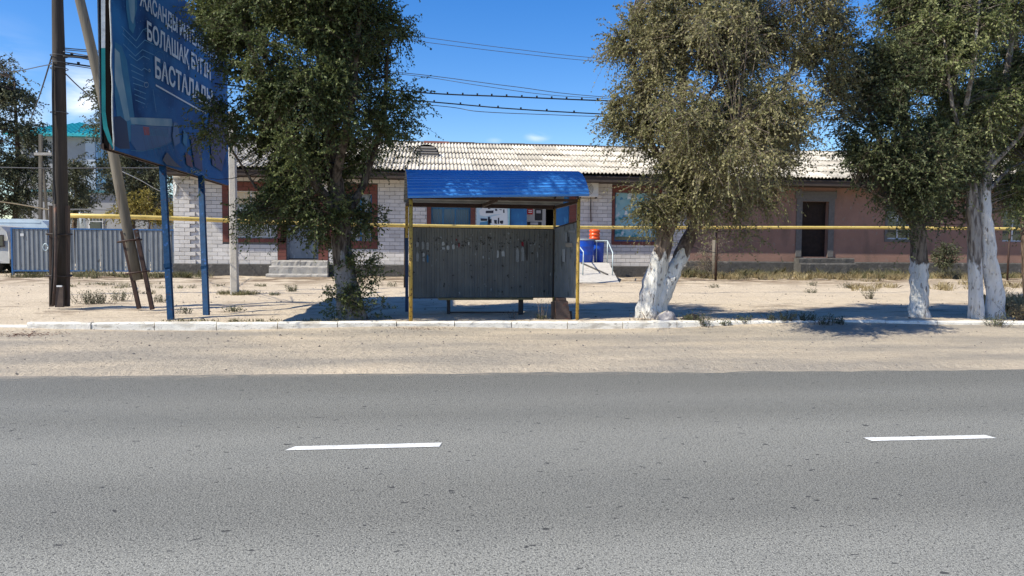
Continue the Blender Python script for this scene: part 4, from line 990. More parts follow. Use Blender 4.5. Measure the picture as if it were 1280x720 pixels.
# steps under the pink doorway
st = thing('concrete_steps', 'low dark steps under the grey-framed doorway in the pink wall', 'steps', (X(1030), WY - .8, .2))
for i, (pa, pb, py_, yy) in enumerate(((999, 1068, 322.5, WY - .55), (1001, 1070, 329, WY - .95))):
    q = at(1030, py_, yy); mm = MB(); slab(mm, at(pa, py_, yy).x, at(pb, py_, yy).x, yy, WY - .11 - .44 * i, 0.0, q.z); mm.build('step', plinthm, st)

# banner beside the entrance
bn_w = mat('banner_print', (.42, .55, .62), .7, (.60, .66, .68), 3, layers=(((.05, .07, .09), 5, .60, .05, None), ((.12, .25, .36), 7, .58, .05, None)))
bnr = thing('wall_banner', 'pale blue printed banner with pictures left of the blue entrance door', 'banner', at(616, 300, WY - .05))
a = at(595.5, 303, WY - .05); b = at(636.5, 256, WY - .05)
mm = MB(); mm.box(a.x, b.x, WY - .05, WY - .035, a.z, b.z); mm.build('panel', mat('banner_pale_blue', (.40, .53, .60), .7, (.46, .58, .63), 3), bnr)
cloudm = mat('banner_white', (.66, .68, .68), .7); blk = mat('banner_black', (.03, .035, .05), .7); bblue = mat('banner_sea_blue', (.07, .22, .36), .7)
def flat(nm, pts, yy, mm_, par):
    m = MB(); P = [at(p[0], p[1], yy) for p in pts]; m.add([(p.x, yy, p.z) for p in P], [tuple(range(len(P)))[::-1]]); return m.build(nm, mm_, par)
flat('white_patch', [(599, 263), (604, 259), (612, 260), (620, 258.5), (633, 259), (634, 266), (628, 267.5), (618, 268), (607, 270.5), (600, 269)], WY - .056, cloudm, bnr)
flat('white_patch', [(614, 271), (634, 266), (635, 284), (614, 284)], WY - .054, cloudm, bnr)
flat('sea_picture', [(600, 278), (613, 276), (613, 284), (599, 284)], WY - .058, bblue, bnr)
for (x0, y0, x1, y1) in ((607, 263.5, 617, 266.5), (601, 273, 609, 276), (609.5, 271, 612.5, 281), (611, 274, 614.5, 279), (618, 275, 621, 280), (622, 272.5, 624, 280), (625, 276, 629, 279.5), (619, 261, 621.5, 264), (610, 260, 613, 261.5), (629, 262, 630.5, 266), (624, 261.5, 627, 262.6)):
    jx = lambda: random.uniform(-.6, .6)
    flat('printed_figure', [(x0 + jx(), y0), (x1, y0 + jx()), (x1 + jx(), y1), ((x0 + x1) / 2, y1 + jx()), (x0, y1 + jx())], WY - .060, blk, bnr)
mm = MB(); mm.box(a.x + 1.29, a.x + 1.33, WY - .065, WY - .034, a.z, b.z); mm.build('banner_edge', mat('cyan_edge', (.30, .62, .66), .6), bnr)
# poster in the teal window
pst = thing('window_poster', 'teal and white picture poster filling the window behind the forked elm', 'poster', at(795, 300, WY + .1))
o4 = op['w4']; zb = Z(790, 296)
mm = MB(); mm.box(o4[0] + .05, o4[1] - .05, WY + .085, WY + .10, zb, o4[3] - .03); mm.build('panel', mat('poster_teal', (.16, .36, .42), .6, (.30, .46, .50), 1.6, layers=(((.03, .20, .24), 2.2, .55, .06, None), ((.50, .55, .56), 3.1, .60, .05, None))), pst)
for i in range(16):
    fx = random.random(); fz = random.random(); xx = o4[0] + .15 + fx * (o4[1] - o4[0] - .5); zz = zb + .08 + fz * (o4[3] - zb - .35); ww = random.uniform(.1, .26); hh = random.uniform(.05, .16)
    mm = MB(); mm.add([(xx, WY + .08, zz), (xx + ww, WY + .08, zz + .03), (xx + ww * .8, WY + .08, zz + hh), (xx + ww * .3, WY + .08, zz + hh * 1.2)], [(3, 2, 1, 0)][::1])
    mm.f = [(0, 1, 2, 3)]; mm.build('printed_shape', random.choice([bblue, cloudm, mat('poster_green', (.03, .24, .22), .6) if 'poster_green' not in MATS else MATS['poster_green'], bblue]), pst)

# AC unit on the wall
a = at(727, 246, WY - .32); b = at(748, 226, WY - .32)
ac = thing('air_conditioner', 'off-white outdoor air conditioner on the block wall beside the shelter roof', 'air conditioner', ((a.x + b.x) / 2, WY - .2, a.z))
x0_ = a.x - .1; x1_ = b.x
mm = MB(); mm.cbox(x0_, x1_, WY - .36, WY - .06, a.z, a.z + .62, .02); mm.build('casing', acm, ac)
mm = MB()
cc = ((x0_ + x1_) / 2 - .08, a.z + .31)
for rr_ in (.08, .14, .20, .25): mm.tube([(cc[0] + rr_ * math.cos(t), WY - .368, cc[1] + rr_ * math.sin(t)) for t in np.linspace(0, 2 * math.pi, 24)], .006, 5)
for t in range(8): mm.tube([(cc[0], WY - .367, cc[1]), (cc[0] + .25 * math.cos(t * .785), WY - .367, cc[1] + .25 * math.sin(t * .785))], .004, 4)
g = mm.build('fan_grille', acdark, ac)
mm = MB(); mm.box(x0_ + .05, x0_ + .08, WY - .34, WY - .03, a.z - .05, a.z - .004); mm.box(x1_ - .08, x1_ - .05, WY - .34, WY - .03, a.z - .05, a.z - .004); mm.build('bracket', blacksteel, ac)
mm = MB(); mm.tube([(x1_ - .25, WY - .1, a.z), (x1_ - .24, WY - .05, a.z - .5), (x1_ - .22, WY - .05, a.z - 1.0)], .02, 6, smooth=True); mm.build('drain_hose', brownsteel, ac)

# ramp platform with railings and barrels
YR = WY - .12
rp = thing('concrete_ramp', 'pale concrete ramp rising to the blue entrance', 'ramp', at(742, 345, WY - 3))
def q3(px, py, Y): p = at(px, py, Y); return (p.x, p.y, p.z)
yt, yb_ = WY - 2.0, WY - 4.6
zt_ = at(740, 328.5, yt).z; za = gz(2, yb_) + .03
P = [q3(650, 328, yt)[0], q3(761, 328, yt)[0], q3(774, 349, yb_)[0], q3(650, 349, yb_)[0]]
mm = MB(); mm.add([(P[0], yt, zt_), (P[1], yt, zt_), (P[2], yb_, za), (P[3], yb_, za), (P[0], yt, -.1), (P[1], yt, -.1), (P[2], yb_, -.1), (P[3], yb_, -.1), (P[0], WY - .1, zt_), (P[1], WY - .1, zt_), (P[0], WY - .1, -.1), (P[1], WY - .1, -.1)],
       [(3, 2, 1, 0), (1, 2, 6, 5), (2, 3, 7, 6), (3, 0, 4, 7), (0, 1, 9, 8), (1, 5, 11, 9), (0, 8, 10, 4)]); mm.build('ramp_slab', concrete_pale, rp)
mm = MB(); mm.beam((P[1] - 1.1, yt - .1, zt_ - .0), (P[1] - .45, yb_ + .9, za + (zt_ - za) * .38), .05, .05); mm.build('slab_joint', plinthm, rp)
def railing(nm, label, pts, posts):
    t = thing(nm, label, 'railing', pts[-1]); m = MB(); m.tube(pts, .022, 8); m.build('handrail', railm, t)
    for a_, b_ in posts: m = MB(); m.tube([a_, b_], .02, 8); m.build('post', railm, t)
xr = P[1] - .06; topz = at(755, 301, yt).z
mid = Vector(q3(766, 316, yb_ + .9)); low = Vector((mid.x, mid.y, za + (zt_ - za) * .33))
railing('railing', 'pale metal handrail on the right side of the ramp', [(at(745, 301.5, yt).x, yt + .6, topz), (xr, yt, topz), tuple(mid), tuple(low)], [((xr, yt, zt_), (xr, yt, topz)), ((at(745, 301, yt).x + .15, yt + .55, zt_), (at(745, 301, yt).x + .15, yt + .55, topz))])
l1 = Vector(q3(729.5, 315, yb_ + .9)); l0 = Vector(q3(718, 300, yt)); l2 = Vector((l1.x - .02, l1.y, za + (zt_ - za) * .33))
railing('railing', 'pale metal handrail on the ramp just right of the shelter post', [tuple(l0 + Vector((-.5, .5, 0))), tuple(l0), tuple(l1), tuple(l2)], [((l0.x, l0.y, zt_), tuple(l0))])
def barrel(px0, px1, ytop, ybot, Y, label, grp='blue barrels on the ramp platform'):
    a = at(px0, ybot, Y); b = at(px1, ytop, Y); c = (a.x + b.x) / 2; r = (b.x - a.x) / 2; z0 = zt_ + .003; z1 = b.z
    t = thing('barrel', label, 'barrel', (c, Y, z0), grp)
    pr = [(0.001, z0), (r * .86, z0), (r * .9, z0 + .03), (r * .93, z0 + .3 * (z1 - z0)), (r * .965, z0 + .33 * (z1 - z0)), (r * .95, z0 + .36 * (z1 - z0)), (r * .97, z0 + .66 * (z1 - z0)), (r, z0 + .69 * (z1 - z0)), (r * .98, z0 + .72 * (z1 - z0)), (r * .99, z1 - .03), (r, z1), (r * .9, z1 + .002)]
    m = MB(); m.lathe(pr, c, Y, 28); m.build('drum', barrelm, t)
    m = MB(); m.lathe([(r * 1.02, z1 - .035), (r * 1.02, z1 + .02), (r * .94, z1 + .03), (.001, z1 + .035)], c, Y, 28); m.build('lid', mat('barrel_lid', (.22, .24, .26), .6) if 'barrel_lid' not in MATS else MATS['barrel_lid'], t)
    return t
barrel(714, 742.5, 299.5, 328, WY - 1.35, 'large bright blue plastic barrel on the ramp platform, nearest the shelter')
barrel(741.5, 755, 302, 328, WY - .75, 'smaller deep blue barrel behind the ramp handrail')
a = at(736.5, 299, WY - .85); b = at(750, 287, WY - .85); c = (a.x + b.x) / 2; r = (b.x - a.x) / 2
oc = thing('orange_canister', 'ribbed orange plastic canister standing on the blue barrels', 'canister', (c, WY - .85, a.z - .03)); mm = MB(); z0 = a.z - .03; h_ = b.z - z0; pr = [(.001, z0)]
for i in range(3): pr += [(r * .86, z0 + h_ * i / 3 + .01), (r, z0 + h_ * (i + .3) / 3), (r, z0 + h_ * (i + .7) / 3), (r * .86, z0 + h_ * (i + 1) / 3 - .01)]
pr += [(r * .7, z0 + h_), (.001, z0 + h_)]
mm.lathe(pr, c, WY - .85, 22); mm.build('drum', orangem, oc)
mm = MB(); mm.lathe([(r * .45, z0 + h_), (r * .45, z0 + h_ + .05), (.001, z0 + h_ + .055)], c, WY - .85, 16); mm.build('cap', orangem, oc)

# ------------------------------------------------------------------ gas pipe
gp = thing('gas_pipe', 'yellow gas pipe running on thin posts along the whole yard', 'pipe', (0, 22, 0))
pp = [(78, 269.3, 19.6), (150, 270.8, 20.0), (200, 272.4, 20.3), (250, 274.2, 20.6), (300, 276.3, 21), (400, 280.0, 21.8), (506, 282.1, 23), (600, 283.6, 23.8), (700, 284.2, 24.6), (800, 284.6, 25.6), (896, 284.4, 26.6), (1000, 284.4, 27), (1100, 284.6, 27.2), (1262, 286, 27.2), (1500, 289, 27.4)]
PP = [at(*p) for p in pp]
mm = MB(); mm.tube(PP, .057, 12); mm.tube([PP[0] + Vector((.03, 0, .0)), PP[0] + Vector((-.07, 0, -.02)), PP[0] + Vector((-.10, 0, -.12)), PP[0] + Vector((-.10, 0, -2.2))], .055, 10); mm.build('pipe', yellow, gp)
for q in (506, 896, 1261):
    i = [j for j, p in enumerate(pp) if abs(p[0] - q) < 3][0]; P_ = PP[i]
    mm = MB(); mm.tube([(P_.x, P_.y, gz(P_.x, P_.y) - .1), (P_.x + .02, P_.y, P_.z - .05)], .038 if q != 896 else .05, 8); mm.build('post', brownsteel if q != 506 else blacksteel, gp)
    mm = MB(); mm.tube([(P_.x - .05, P_.y, P_.z), (P_.x + .05, P_.y, P_.z)], .066, 12); mm.build('collar', yellow, gp)

# ------------------------------------------------------------------ fence
FY = 29.95
fx0, fx1 = at(15, 300, FY).x, XL - .02
fz1 = at(100, 285.5, FY).z; fz0 = at(100, 339.5, FY).z
fn = thing('sheet_fence', 'low blue-grey corrugated metal fence joining the block building at left', 'fence', ((fx0 + fx1) / 2, FY, .2))
def corr_panel(w, h, pitch=.115, depth=.02, nm='fence_panel', mt=None, vert=True):
    mm = MB(); pts = []; x = 0
    prof = [(0, 0), (.42, 0), (.52, 1), (.92, 1)]
    seq = []
    k = 0
    while True:
        done = False
        for fx, d_ in prof:
            xx = (k + fx) * pitch
            if xx >= w: done = True; break
            seq.append((xx, d_ * depth))
        if done: break
        k += 1
    seq.append((w, seq[-1][1]))
    vs = [(x, y, 0) for x, y in seq] + [(x, y, h) for x, y in seq]; n = len(seq)
    mm.add(vs, [(i, i + 1, n + i + 1, n + i) for i in range(n - 1)])
    return mm.mesh(nm, mt)
npan = 8; gate_end = at(62, 300, FY).x
edges = [fx0, fx0 + (gate_end - fx0) / 2, gate_end] + [gate_end + (fx1 - gate_end) * i / 5 for i in range(1, 6)]
for a, b in zip(edges[:-1], edges[1:]):
    o = link('fence_panel', corr_panel(b - a - .02, fz1 - fz0 - .08, .17, .03, mt=fencem), fn); o.location = (a + .01, FY - .03, fz0 + .04); o.rotation_euler = (random.uniform(-.01, .01), 0, random.uniform(-.004, .004))
for zz in (fz0, fz1 - .05):
    mm = MB(); mm.box(fx0, fx1, FY - .045, FY + .03, zz, zz + .05); mm.build('rail', fenceframe, fn)
for xx in (fx0, gate_end, gate_end + (fx1 - gate_end) * .5, fx1 - .06):
    mm = MB(); mm.box(xx - .03, xx + .03, FY + .001, FY + .06, fz0 - .45, fz1 - .002); mm.build('post', fenceframe, fn)
mm = MB(); mm.box(fx0 - .025, fx0 + .03, FY - .05, FY + .0, fz0 - .25, fz1 + .003); mm.build('post', fenceframe, fn)
mm = MB(); c = at(57, 309, FY - .1); mm.tube([(c.x + .09 * math.cos(t), FY - .1, c.z + .13 * math.sin(t)) for t in np.linspace(0, 6.28, 14)], .022, 6); mm.build('gate_handle', railm, fn)
c = at(27.5, 293.5, FY - .05); mm = MB(); mm.box(c.x - .06, c.x + .06, FY - .056, FY - .046, c.z - .05, c.z + .05); mm.build('number_plate_tag', whitepaint, fn)

# ------------------------------------------------------------------ house and vehicles behind the fence
HY = 56
hs_ = thing('pale_house', 'pale blue two-storey house with teal roof behind the fence, by the big pole', 'house', at(110, 300, HY))
def hx(px): return at(px + 2, 250, HY).x
def hz(py, px=100): return at(px, py, HY).z
mm = MB(); mm.box(hx(20), hx(137), HY, HY + 9, 0, hz(168)); mm.build('upper_wall', househ, hs_)
mm = MB(); mm.box(hx(107), hx(119), HY - .1, HY - .002, hz(238), hz(172)); mm.build('pale_pilaster', housem, hs_)
mm = MB(); mm.box(hx(119.5), hx(134), HY - .06, HY - .003, hz(230), hz(178)); w_ = mm.build('tall_window', lightblue, hs_)
mm = MB(); mm.box(hx(122), hx(126), HY - .09, HY - .061, hz(228), hz(180)); mm.box(hx(128), hx(132), HY - .09, HY - .061, hz(228), hz(180)); mm.build('pane', mat('house_glass', (.10, .20, .28), .1, spec=.7), w_)
rz0 = hz(168); xr_ = hx(124); xl_ = hx(10)
mm = MB(); y0, y1 = HY - .6, HY + 9.6; mx_ = (y0 + y1) / 2; pk = hz(140, 70)
A = (xl_, y0, rz0); B_ = (xr_ + 1.2, y0, rz0); C_ = (xr_ + 1.2, y1, rz0); D_ = (xl_, y1, rz0); E_ = (xr_ - 3.2, mx_, pk); F_ = (xl_ + 3, mx_, pk)
mm.add([A, B_, C_, D_, E_, F_, (A[0], A[1], rz0 - .2), (B_[0], B_[1], rz0 - .2), (C_[0], C_[1], rz0 - .2), (D_[0], D_[1], rz0 - .2)], [(0, 1, 4, 5), (1, 2, 4), (2, 3, 5, 4), (3, 0, 5), (6, 7, 1, 0), (7, 8, 2, 1), (9, 8, 7, 6)])
rf_ = mm.build('roof', tealroof, hs_)
for i in range(26):
    x = A[0] + (B_[0] - A[0]) * i / 25.0; t_ = min(1, max(0, (B_[0] - x) / (B_[0] - E_[0]))) * min(1, max(.001, (x - A[0]) / (F_[0] - A[0])))
    s_ = MB(); s_.beam((x, y0 - .01, rz0 + .03), (x, y0 + (mx_ - y0) * t_, rz0 + (pk - rz0) * t_ + .03), .05, .05); s_.build('roof_seam', tealroof, rf_)
mm = MB(); mm.box(hx(88), hx(215), HY - 5, HY - .11, 0, at(110, 241, HY - 5).z); ext = mm.build('lower_wall', househ, hs_)
mm = MB(); mm.box(hx(86), hx(217), HY - 5.2, HY - .12, at(110, 240.9, HY - 5).z, at(110, 238, HY - 5).z); mm.build('lower_roof', mat('dull_teal', (.06, .16, .18), .6), hs_)
mm = MB(); YY = HY - 5.03
def px_box(m, x0, x1, y0, y1, Y, th=.05): a = at(x0, y1, Y); b = at(x1, y0, Y); m.box(a.x, b.x, Y - th, Y, a.z, b.z)
px_box(mm, 111, 129, 269, 289, YY, .04); w_ = mm.build('window', whitepaint, hs_)
for i in range(4):
    mm = MB(); px_box(mm, 112.2 + i * 4.1, 115.3 + i * 4.1, 270.5, 276, YY - .041, .01); mm.build('pane', glass_dark, w_)
mm = MB(); px_box(mm, 112.5, 127.5, 277.5, 289, YY - .041, .01); mm.build('pane', glass_dark, w_)
# white flue pipes
fl = thing('flue_pipes', 'pair of white pipes rising beside the pale house wall', 'pipe', at(95, 290, HY - 7))
for pts_ in (((89, 239), (93, 250), (94, 265), (96, 290)), ((96, 240), (99, 251), (102, 266), (105, 290))):
    mm = MB(); mm.tube([at(a, b, HY - 7) for a, b in pts_], .16, 10); mm.build('pipe', vanwhite, fl)
mm = MB(); mm.beam(at(87, 252, HY - 7.2), at(100, 252, HY - 7.2), .2, .25); mm.build('elbow_joint', vanwhite, fl)
# vans
def van(label, x0, x1, Y, ztop, body_m, gz_=.2, W=1.9):
    t = thing('parked_van', label, 'van', ((x0 + x1) / 2, Y + W / 2, gz_)); L_ = x1 - x0; h = ztop - gz_
    zf = gz_ + .45
    prof = [(0, zf), (L_, zf), (L_, zf + .55 * (h - .45)), (L_ - .15, ztop - .25), (L_ - .35, ztop - .06), (L_ - .7, ztop), (.35, ztop), (.12, ztop - .10), (0, ztop - .45)]
    m = MB(); n = len(prof); prof2 = [(min(max(p[0], .08), L_ - .08), p[1] if p[1] < ztop - .3 else p[1] - 0) for p in prof]
    lay = [(0.10, 1), (0, 0), (W, 0), (W - .10, 1)]
    rings = []
    for (yy, ins) in ((.0, 0), (W, 0)):
        rings.append([(x0 + a, Y + yy + (.12 if (b > ztop - .3 and yy == 0) else (-.12 if b > ztop - .3 else 0)), b) for a, b in prof])
    m.add(rings[0] + rings[1], [tuple(range(n))[::1], tuple(range(2 * n - 1, n - 1, -1))] + [(i, i + n, (i + 1) % n + n, (i + 1) % n) for i in range(n)]); m.build('body', body_m, t)
    for fx in (.18, .80):
        for yy in (.0, W - .2):
            w = MB(); c_ = x0 + L_ * fx; w.tube([(c_, Y + yy - .02, gz_ + .36), (c_, Y + yy + .2, gz_ + .36)], .36, 20, smooth=False); ww = w.build('wheel', rubber, t)
            w = MB(); w.tube([(c_, Y + yy - .035, gz_ + .36), (c_, Y + yy + .21, gz_ + .36)], .18, 14, smooth=False); w.build('rim', vanwhite, ww)
    zw0 = gz_ + h * .56; zw1 = gz_ + h * .80
    for (fa, fb) in ((.05, .26), (.30, .52), (.56, .74), (.78, .95)):
        w = MB(); w.box(x0 + L_ * fa, x0 + L_ * fb, Y - .012, Y + .01, zw0, zw1); ww = w.build('window', blacksteel, t)
        w = MB(); w.box(x0 + L_ * fa + .04, x0 + L_ * fb - .04, Y - .018, Y - .0125, zw0 + .04, zw1 - .04); w.build('pane', glass_dark, ww)
    w = MB(); w.box(x0 + .3, x1 - .4, Y + .10, Y + .14, ztop - .17, ztop - .13); w.build('gutter', vanwhite, t)
    w = MB(); w.box(x1 - .02, x1 + .06, Y + .05, Y + W - .05, gz_ + .42, gz_ + .6); w.build('bumper', blacksteel, t)
    for yy in (.15, W - .35): w = MB(); w.box(x1 - .02, x1 + .015, Y + yy, Y + yy + .2, gz_ + .75, gz_ + .95); w.build('lamp', mat('lamp_glass', (.5, .12, .05), .3) if 'lamp_glass' not in MATS else MATS['lamp_glass'], t)
    return t
van('pale blue-white van roof showing above the fence left of the big pole', at(-55, 300, 32.5).x, at(62, 300, 32.5).x, 32.5, at(30, 273.5, 32.5).z, vanwhite, .2)
van('cream-coloured old van parked at the open left end of the fence', at(-110, 300, 30.6).x, at(11, 300, 30.6).x, 30.6, at(5, 281, 30.6).z, vancream, .2)

# ------------------------------------------------------------------ bus shelter
bs_ = thing('bus_shelter', 'bus shelter with curved blue sheet roof, yellow posts and grey corrugated walls', 'bus shelter', (at(618, 400, 14).x, 14, .13))
FLp = at(513.5, 300, 13.2); FRp = at(722.8, 300, 13.42); BLp = at(508.5, 300, 14.95); BRp = at(693, 300, 15.17)
FLp.z = FRp.z = BLp.z = BRp.z = 0
def lift(p, z): return Vector((p.x, p.y, z))
zfr = at(620, 247, 13.25).z; zbk = at(600, 256.5, 15.05).z
def zof(px, py, P): d = ray(px, py); return (CAM + d * (P.y / d.y)).z
for P_, mt_, zt2, r_ in ((FLp, yellow_dirty, zof(513, 249, FLp), .034), (FRp, yellow_dirty, zof(723, 247, FRp), .032), (BRp, yellow_dirty, zbk + .0, .03)):
    mm = MB(); mm.tube([lift(P_, gz(P_.x, P_.y) - .1), lift(P_, .8), lift(P_, zt2)], r_, 10); mm.build('post', mt_, bs_)
mm = MB(); mm.beam(lift(BLp, gz(BLp.x, BLp.y) - .1), lift(BLp, 1.62), .06, .06, upv=(0, 1, 0)); mm.build('post', mat('dark_blue_post', (.015, .04, .10), .5), bs_)
mm = MB(); mm.beam(lift(BLp, 1.622), lift(BLp, zbk), .058, .058, upv=(0, 1, 0)); mm.build('post', yellow_dirty, bs_)
# roof frame
mm = MB(); e = .03
mm.beam(lift(BLp, zbk), lift(BRp, zbk), .05, .11); mm.build('back_beam', brownsteel, bs_)
mm = MB(); mm.beam(lift(FLp, zfr - .02), lift(FRp, zfr - .02), .04, .05); mm.build('front_beam', brownsteel, bs_)
for t in (0, .5, 1):
    a = FLp.lerp(FRp, t); b = BLp.lerp(BRp, t); mm = MB(); mm.beam(lift(a, zfr - .035), lift(b, zbk - .02), .05, .06); mm.build('rafter', brownsteel, bs_)
# barrel roof: corners from the photo
RFL = at(509.5, 247.5, 12.98); RFR = at(736.5, 245, 13.22)
dirw = (FRp - FLp).normalized(); dird = (BLp - FLp); dird = dird.normalized()
depth = 1.90; apex = zof(610, 215.5, Vector((0, 13.9, 0))); zf_ = RFL.z; zb_ = zbk + .02
Nn = 260; ribp = .088
prof = []
s_tot = 0
for i in range(Nn + 1):
    u = i / Nn
    # skewed arch: steep at the front, long low back
    hgt = math.sin(math.pi * u) ** .66
    zz = zf_ * (1 - u) + zb_ * u + (apex - (zf_ * .6 + zb_ * .4)) * hgt
    prof.append((u * depth, zz))
acc = [0]
for a, b in zip(prof[:-1], prof[1:]): acc.append(acc[-1] + math.hypot(b[0] - a[0], b[1] - a[1]))
mm = MB(); vs = []; nx_ = 5
def ribh(s): 
    f = (s / ribp) % 1
    return .020 if .12 < f < .66 else (.020 * f / .12 if f <= .12 else (.020 * (1 - (f - .66) / .12) if f < .78 else 0))
for layer in (0, 1):
    for i, (dd_, zz) in enumerate(prof):
        j0 = max(0, i - 1); j1 = min(Nn, i + 1); tx = prof[j1][0] - prof[j0][0]; tz = prof[j1][1] - prof[j0][1]; L_ = math.hypot(tx, tz); nxn, nzn = -tz / L_, tx / L_
        off = ribh(acc[i]) - layer * .004
        for k in range(nx_ + 1):
            base = RFL.lerp(RFR, k / nx_); p = Vector((base.x, base.y, 0)) + dird * (dd_ + nxn * off)
            zz2 = zz + nzn * off + (RFR.z - RFL.z) * (k / nx_) * (1 - dd_ / depth)
            vs.append((p.x, p.y, zz2))
    o_ = 0
half = (Nn + 1) * (nx_ + 1)
for layer in (0, 1):
    for i in range(Nn):
        for k in range(nx_):
            q = layer * half + i * (nx_ + 1) + k; f = (q, q + 1, q + nx_ + 2, q + nx_ + 1); mm.f.append(f if layer == 0 else f[::-1]); mm.mi.append(layer); mm.sm.append(False)
for i in range(Nn):
    for k in (0, nx_):
        q = i * (nx_ + 1) + k; mm.f.append((q, q + nx_ + 1, q + nx_ + 1 + half, q + half)); mm.mi.append(0); mm.sm.append(False)
for k in range(nx_):
    for q in (k, Nn * (nx_ + 1) + k): mm.f.append((q, q + 1, q + 1 + half, q + half)); mm.mi.append(0); mm.sm.append(False)
mm.v = vs; mm.build('roof', [shelter_blue, zinc_in], bs_)
# arch ribs at both ends and middle
for t in (.03, .5, .94):
    mm = MB(); pts = []
    for i in range(4, Nn - 3, 8):
        base = RFL.lerp(RFR, t); p = Vector((base.x, base.y, 0)) + dird * prof[i][0]; pts.append((p.x, p.y, prof[i][1] - .028))
    mm.tube(pts, .018, 6); mm.build('roof_arch', brownsteel, bs_)
# back wall sheets
bz0 = zof(600, 371.8, BLp.lerp(BRp, .5)); bz1 = zof(600, 285.7, BLp.lerp(BRp, .5))
bl0 = at(514, 300, 14.97); w_tot = (Vector((BRp.x, BRp.y, 0)) - Vector((bl0.x, bl0.y, 0))).length
dirb = (BRp - BLp).normalized(); angb = math.atan2(dirb.y, dirb.x)
nsh = 3; sw = (w_tot - .02) / nsh
for i in range(nsh):
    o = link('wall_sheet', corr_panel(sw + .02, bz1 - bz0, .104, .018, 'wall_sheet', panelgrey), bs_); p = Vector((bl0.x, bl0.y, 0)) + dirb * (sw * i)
    o.location = (p.x, p.y - .05 - .003 * i, bz0); o.rotation_euler = (0, 0, angb)
mm = MB(); mm.beam(lift(BLp, bz1 + .0), lift(BRp, bz1 + .0), .03, .03); mm.build('top_rail', brownsteel, bs_)
mm = MB(); mm.beam(lift(BLp, bz0 + .0), lift(BRp, bz0 + .0), .03, .03); mm.build('bottom_rail', brownsteel, bs_)
# side wall: from back right corner to front right post, sheet rises to the front
sz = [zof(695, 285.7, BRp), zof(722, 277.5, FRp), zof(722, 373, FRp), zof(695, 371.5, BRp)]
n = 52; mm = MB(); vs = []
a = Vector((BRp.x, BRp.y - .03, 0)); b = Vector((FRp.x, FRp.y + .04, 0)); nrm = Vector((-(b - a).y, (b - a).x, 0)).normalized()
L_ = (b - a).length; seq = []; k = 0
while k * .104 < L_:
    for fx, dpt in ((0, 0), (.42, 0), (.52, 1), (.92, 1)):
        if (k + fx) * .104 < L_: seq.append(((k + fx) * .104 / L_, dpt * .018))
    k += 1
seq.append((1, seq[-1][1]))
for (t, dpt) in seq:
    p = a.lerp(b, t) - nrm * dpt; vs.append((p.x, p.y, sz[3] + (sz[2] - sz[3]) * t)); vs.append((p.x, p.y, sz[0] + (sz[1] - sz[0]) * t))
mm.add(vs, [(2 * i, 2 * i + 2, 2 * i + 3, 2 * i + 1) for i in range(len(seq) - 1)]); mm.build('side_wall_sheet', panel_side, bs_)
mm = MB(); mm.beam((a.x, a.y, sz[0] + .01), (b.x, b.y, sz[1] + .01), .03, .03); mm.build('side_rail', brownsteel, bs_)
mm = MB(); mm.beam((BRp.x - .03, BRp.y - .06, bz0), (BRp.x - .03, BRp.y - .06, bz1), .025, .025, upv=(0, 1, 0)); mm.build('corner_strip', blacksteel, bs_)
# torn papers on the back wall
def scrap(x0, y0, x1, y1, mi_, par=bs_):
    n = 9; pts = []
    cx_, cy_ = (x0 + x1) / 2, (y0 + y1) / 2
    for i in range(n):
        t = 2 * math.pi * i / n + .2; rx = (x1 - x0) / 2; ry = (y1 - y0) / 2; k = random.uniform(.75, 1.15)
        sx, sy = math.cos(t), math.sin(t); q = max(abs(sx), abs(sy)); pts.append((cx_ + sx / q * rx * k, cy_ + sy / q * ry * k))
    P = []
    for (u, v) in pts:
        d_ = ray(u, v); base = Vector((BLp.x, BLp.y - .056, 0)); nn_ = Vector((-dirb.y, dirb.x, 0)); s = ((base - CAM).dot(nn_)) / d_.dot(nn_); P.append(CAM + d_ * s)
    m = MB(); m.add([tuple(p) for p in P], [tuple(range(n))]); m.build('paper_scrap', papers[mi_], par)
random.seed(9)
for s_ in ((520, 302, 523.5, 309, 0), (527, 301, 530.5, 312, 0), (533, 302, 536, 312, 0), (520, 315, 523.5, 328, 0), (528, 316, 531, 321, 1), (533, 318, 536, 328, 5), (528, 322, 531, 327, 0),
           (552, 302.5, 556, 307, 1), (552, 309, 556, 312, 1), (558, 307, 562.5, 312, 1), (565, 305, 568.5, 312, 1), (573, 304, 574.5, 309, 3), (585, 302, 587, 306.5, 1), (570, 298.5, 571.5, 301, 3),
           (621, 312.5, 624, 322, 1), (627, 313.5, 631, 321, 1), (644.5, 309, 649, 327, 0), (651.5, 302, 655, 308, 3), (651.5, 309, 655.5, 326, 0), (664, 315, 667, 318, 4), (671, 316, 673, 322, 0), (603, 320, 605, 323, 1), (615, 325.5, 617, 327, 5),
           (657, 303, 660, 326, 4)):
    scrap(*s_)
gm = MB(); gx = MB()
for i in range(230):
    u0 = random.gauss(605, 45) if i % 3 else random.uniform(518, 690); v0 = random.gauss(303, 6.5) if i % 4 else random.uniform(294, 366)
    if not (517 < u0 < 690 and 290 < v0 < 369): continue
    w0 = random.uniform(.3, 1.5); h0 = random.uniform(.3, 1.8); nn_ = Vector((-dirb.y, dirb.x, 0)); base = Vector((BLp.x, BLp.y - .055, 0)); P = []
    for k in range(6):
        t = k * 1.047 + random.uniform(-.3, .3); d_ = ray(u0 + w0 * math.cos(t) * random.uniform(.5, 1.3), v0 + h0 * math.sin(t) * random.uniform(.5, 1.3)); q_ = ((base - CAM).dot(nn_)) / d_.dot(nn_); P.append(tuple(CAM + d_ * q_))
    (gm if random.random() < .75 else gx).add(P, [tuple(range(6))])
o = gm.build('glue_marks', papers[4], bs_); o['kind'] = 'stuff'; o = gx.build('paper_shreds', papers[0], bs_); o['kind'] = 'stuff'
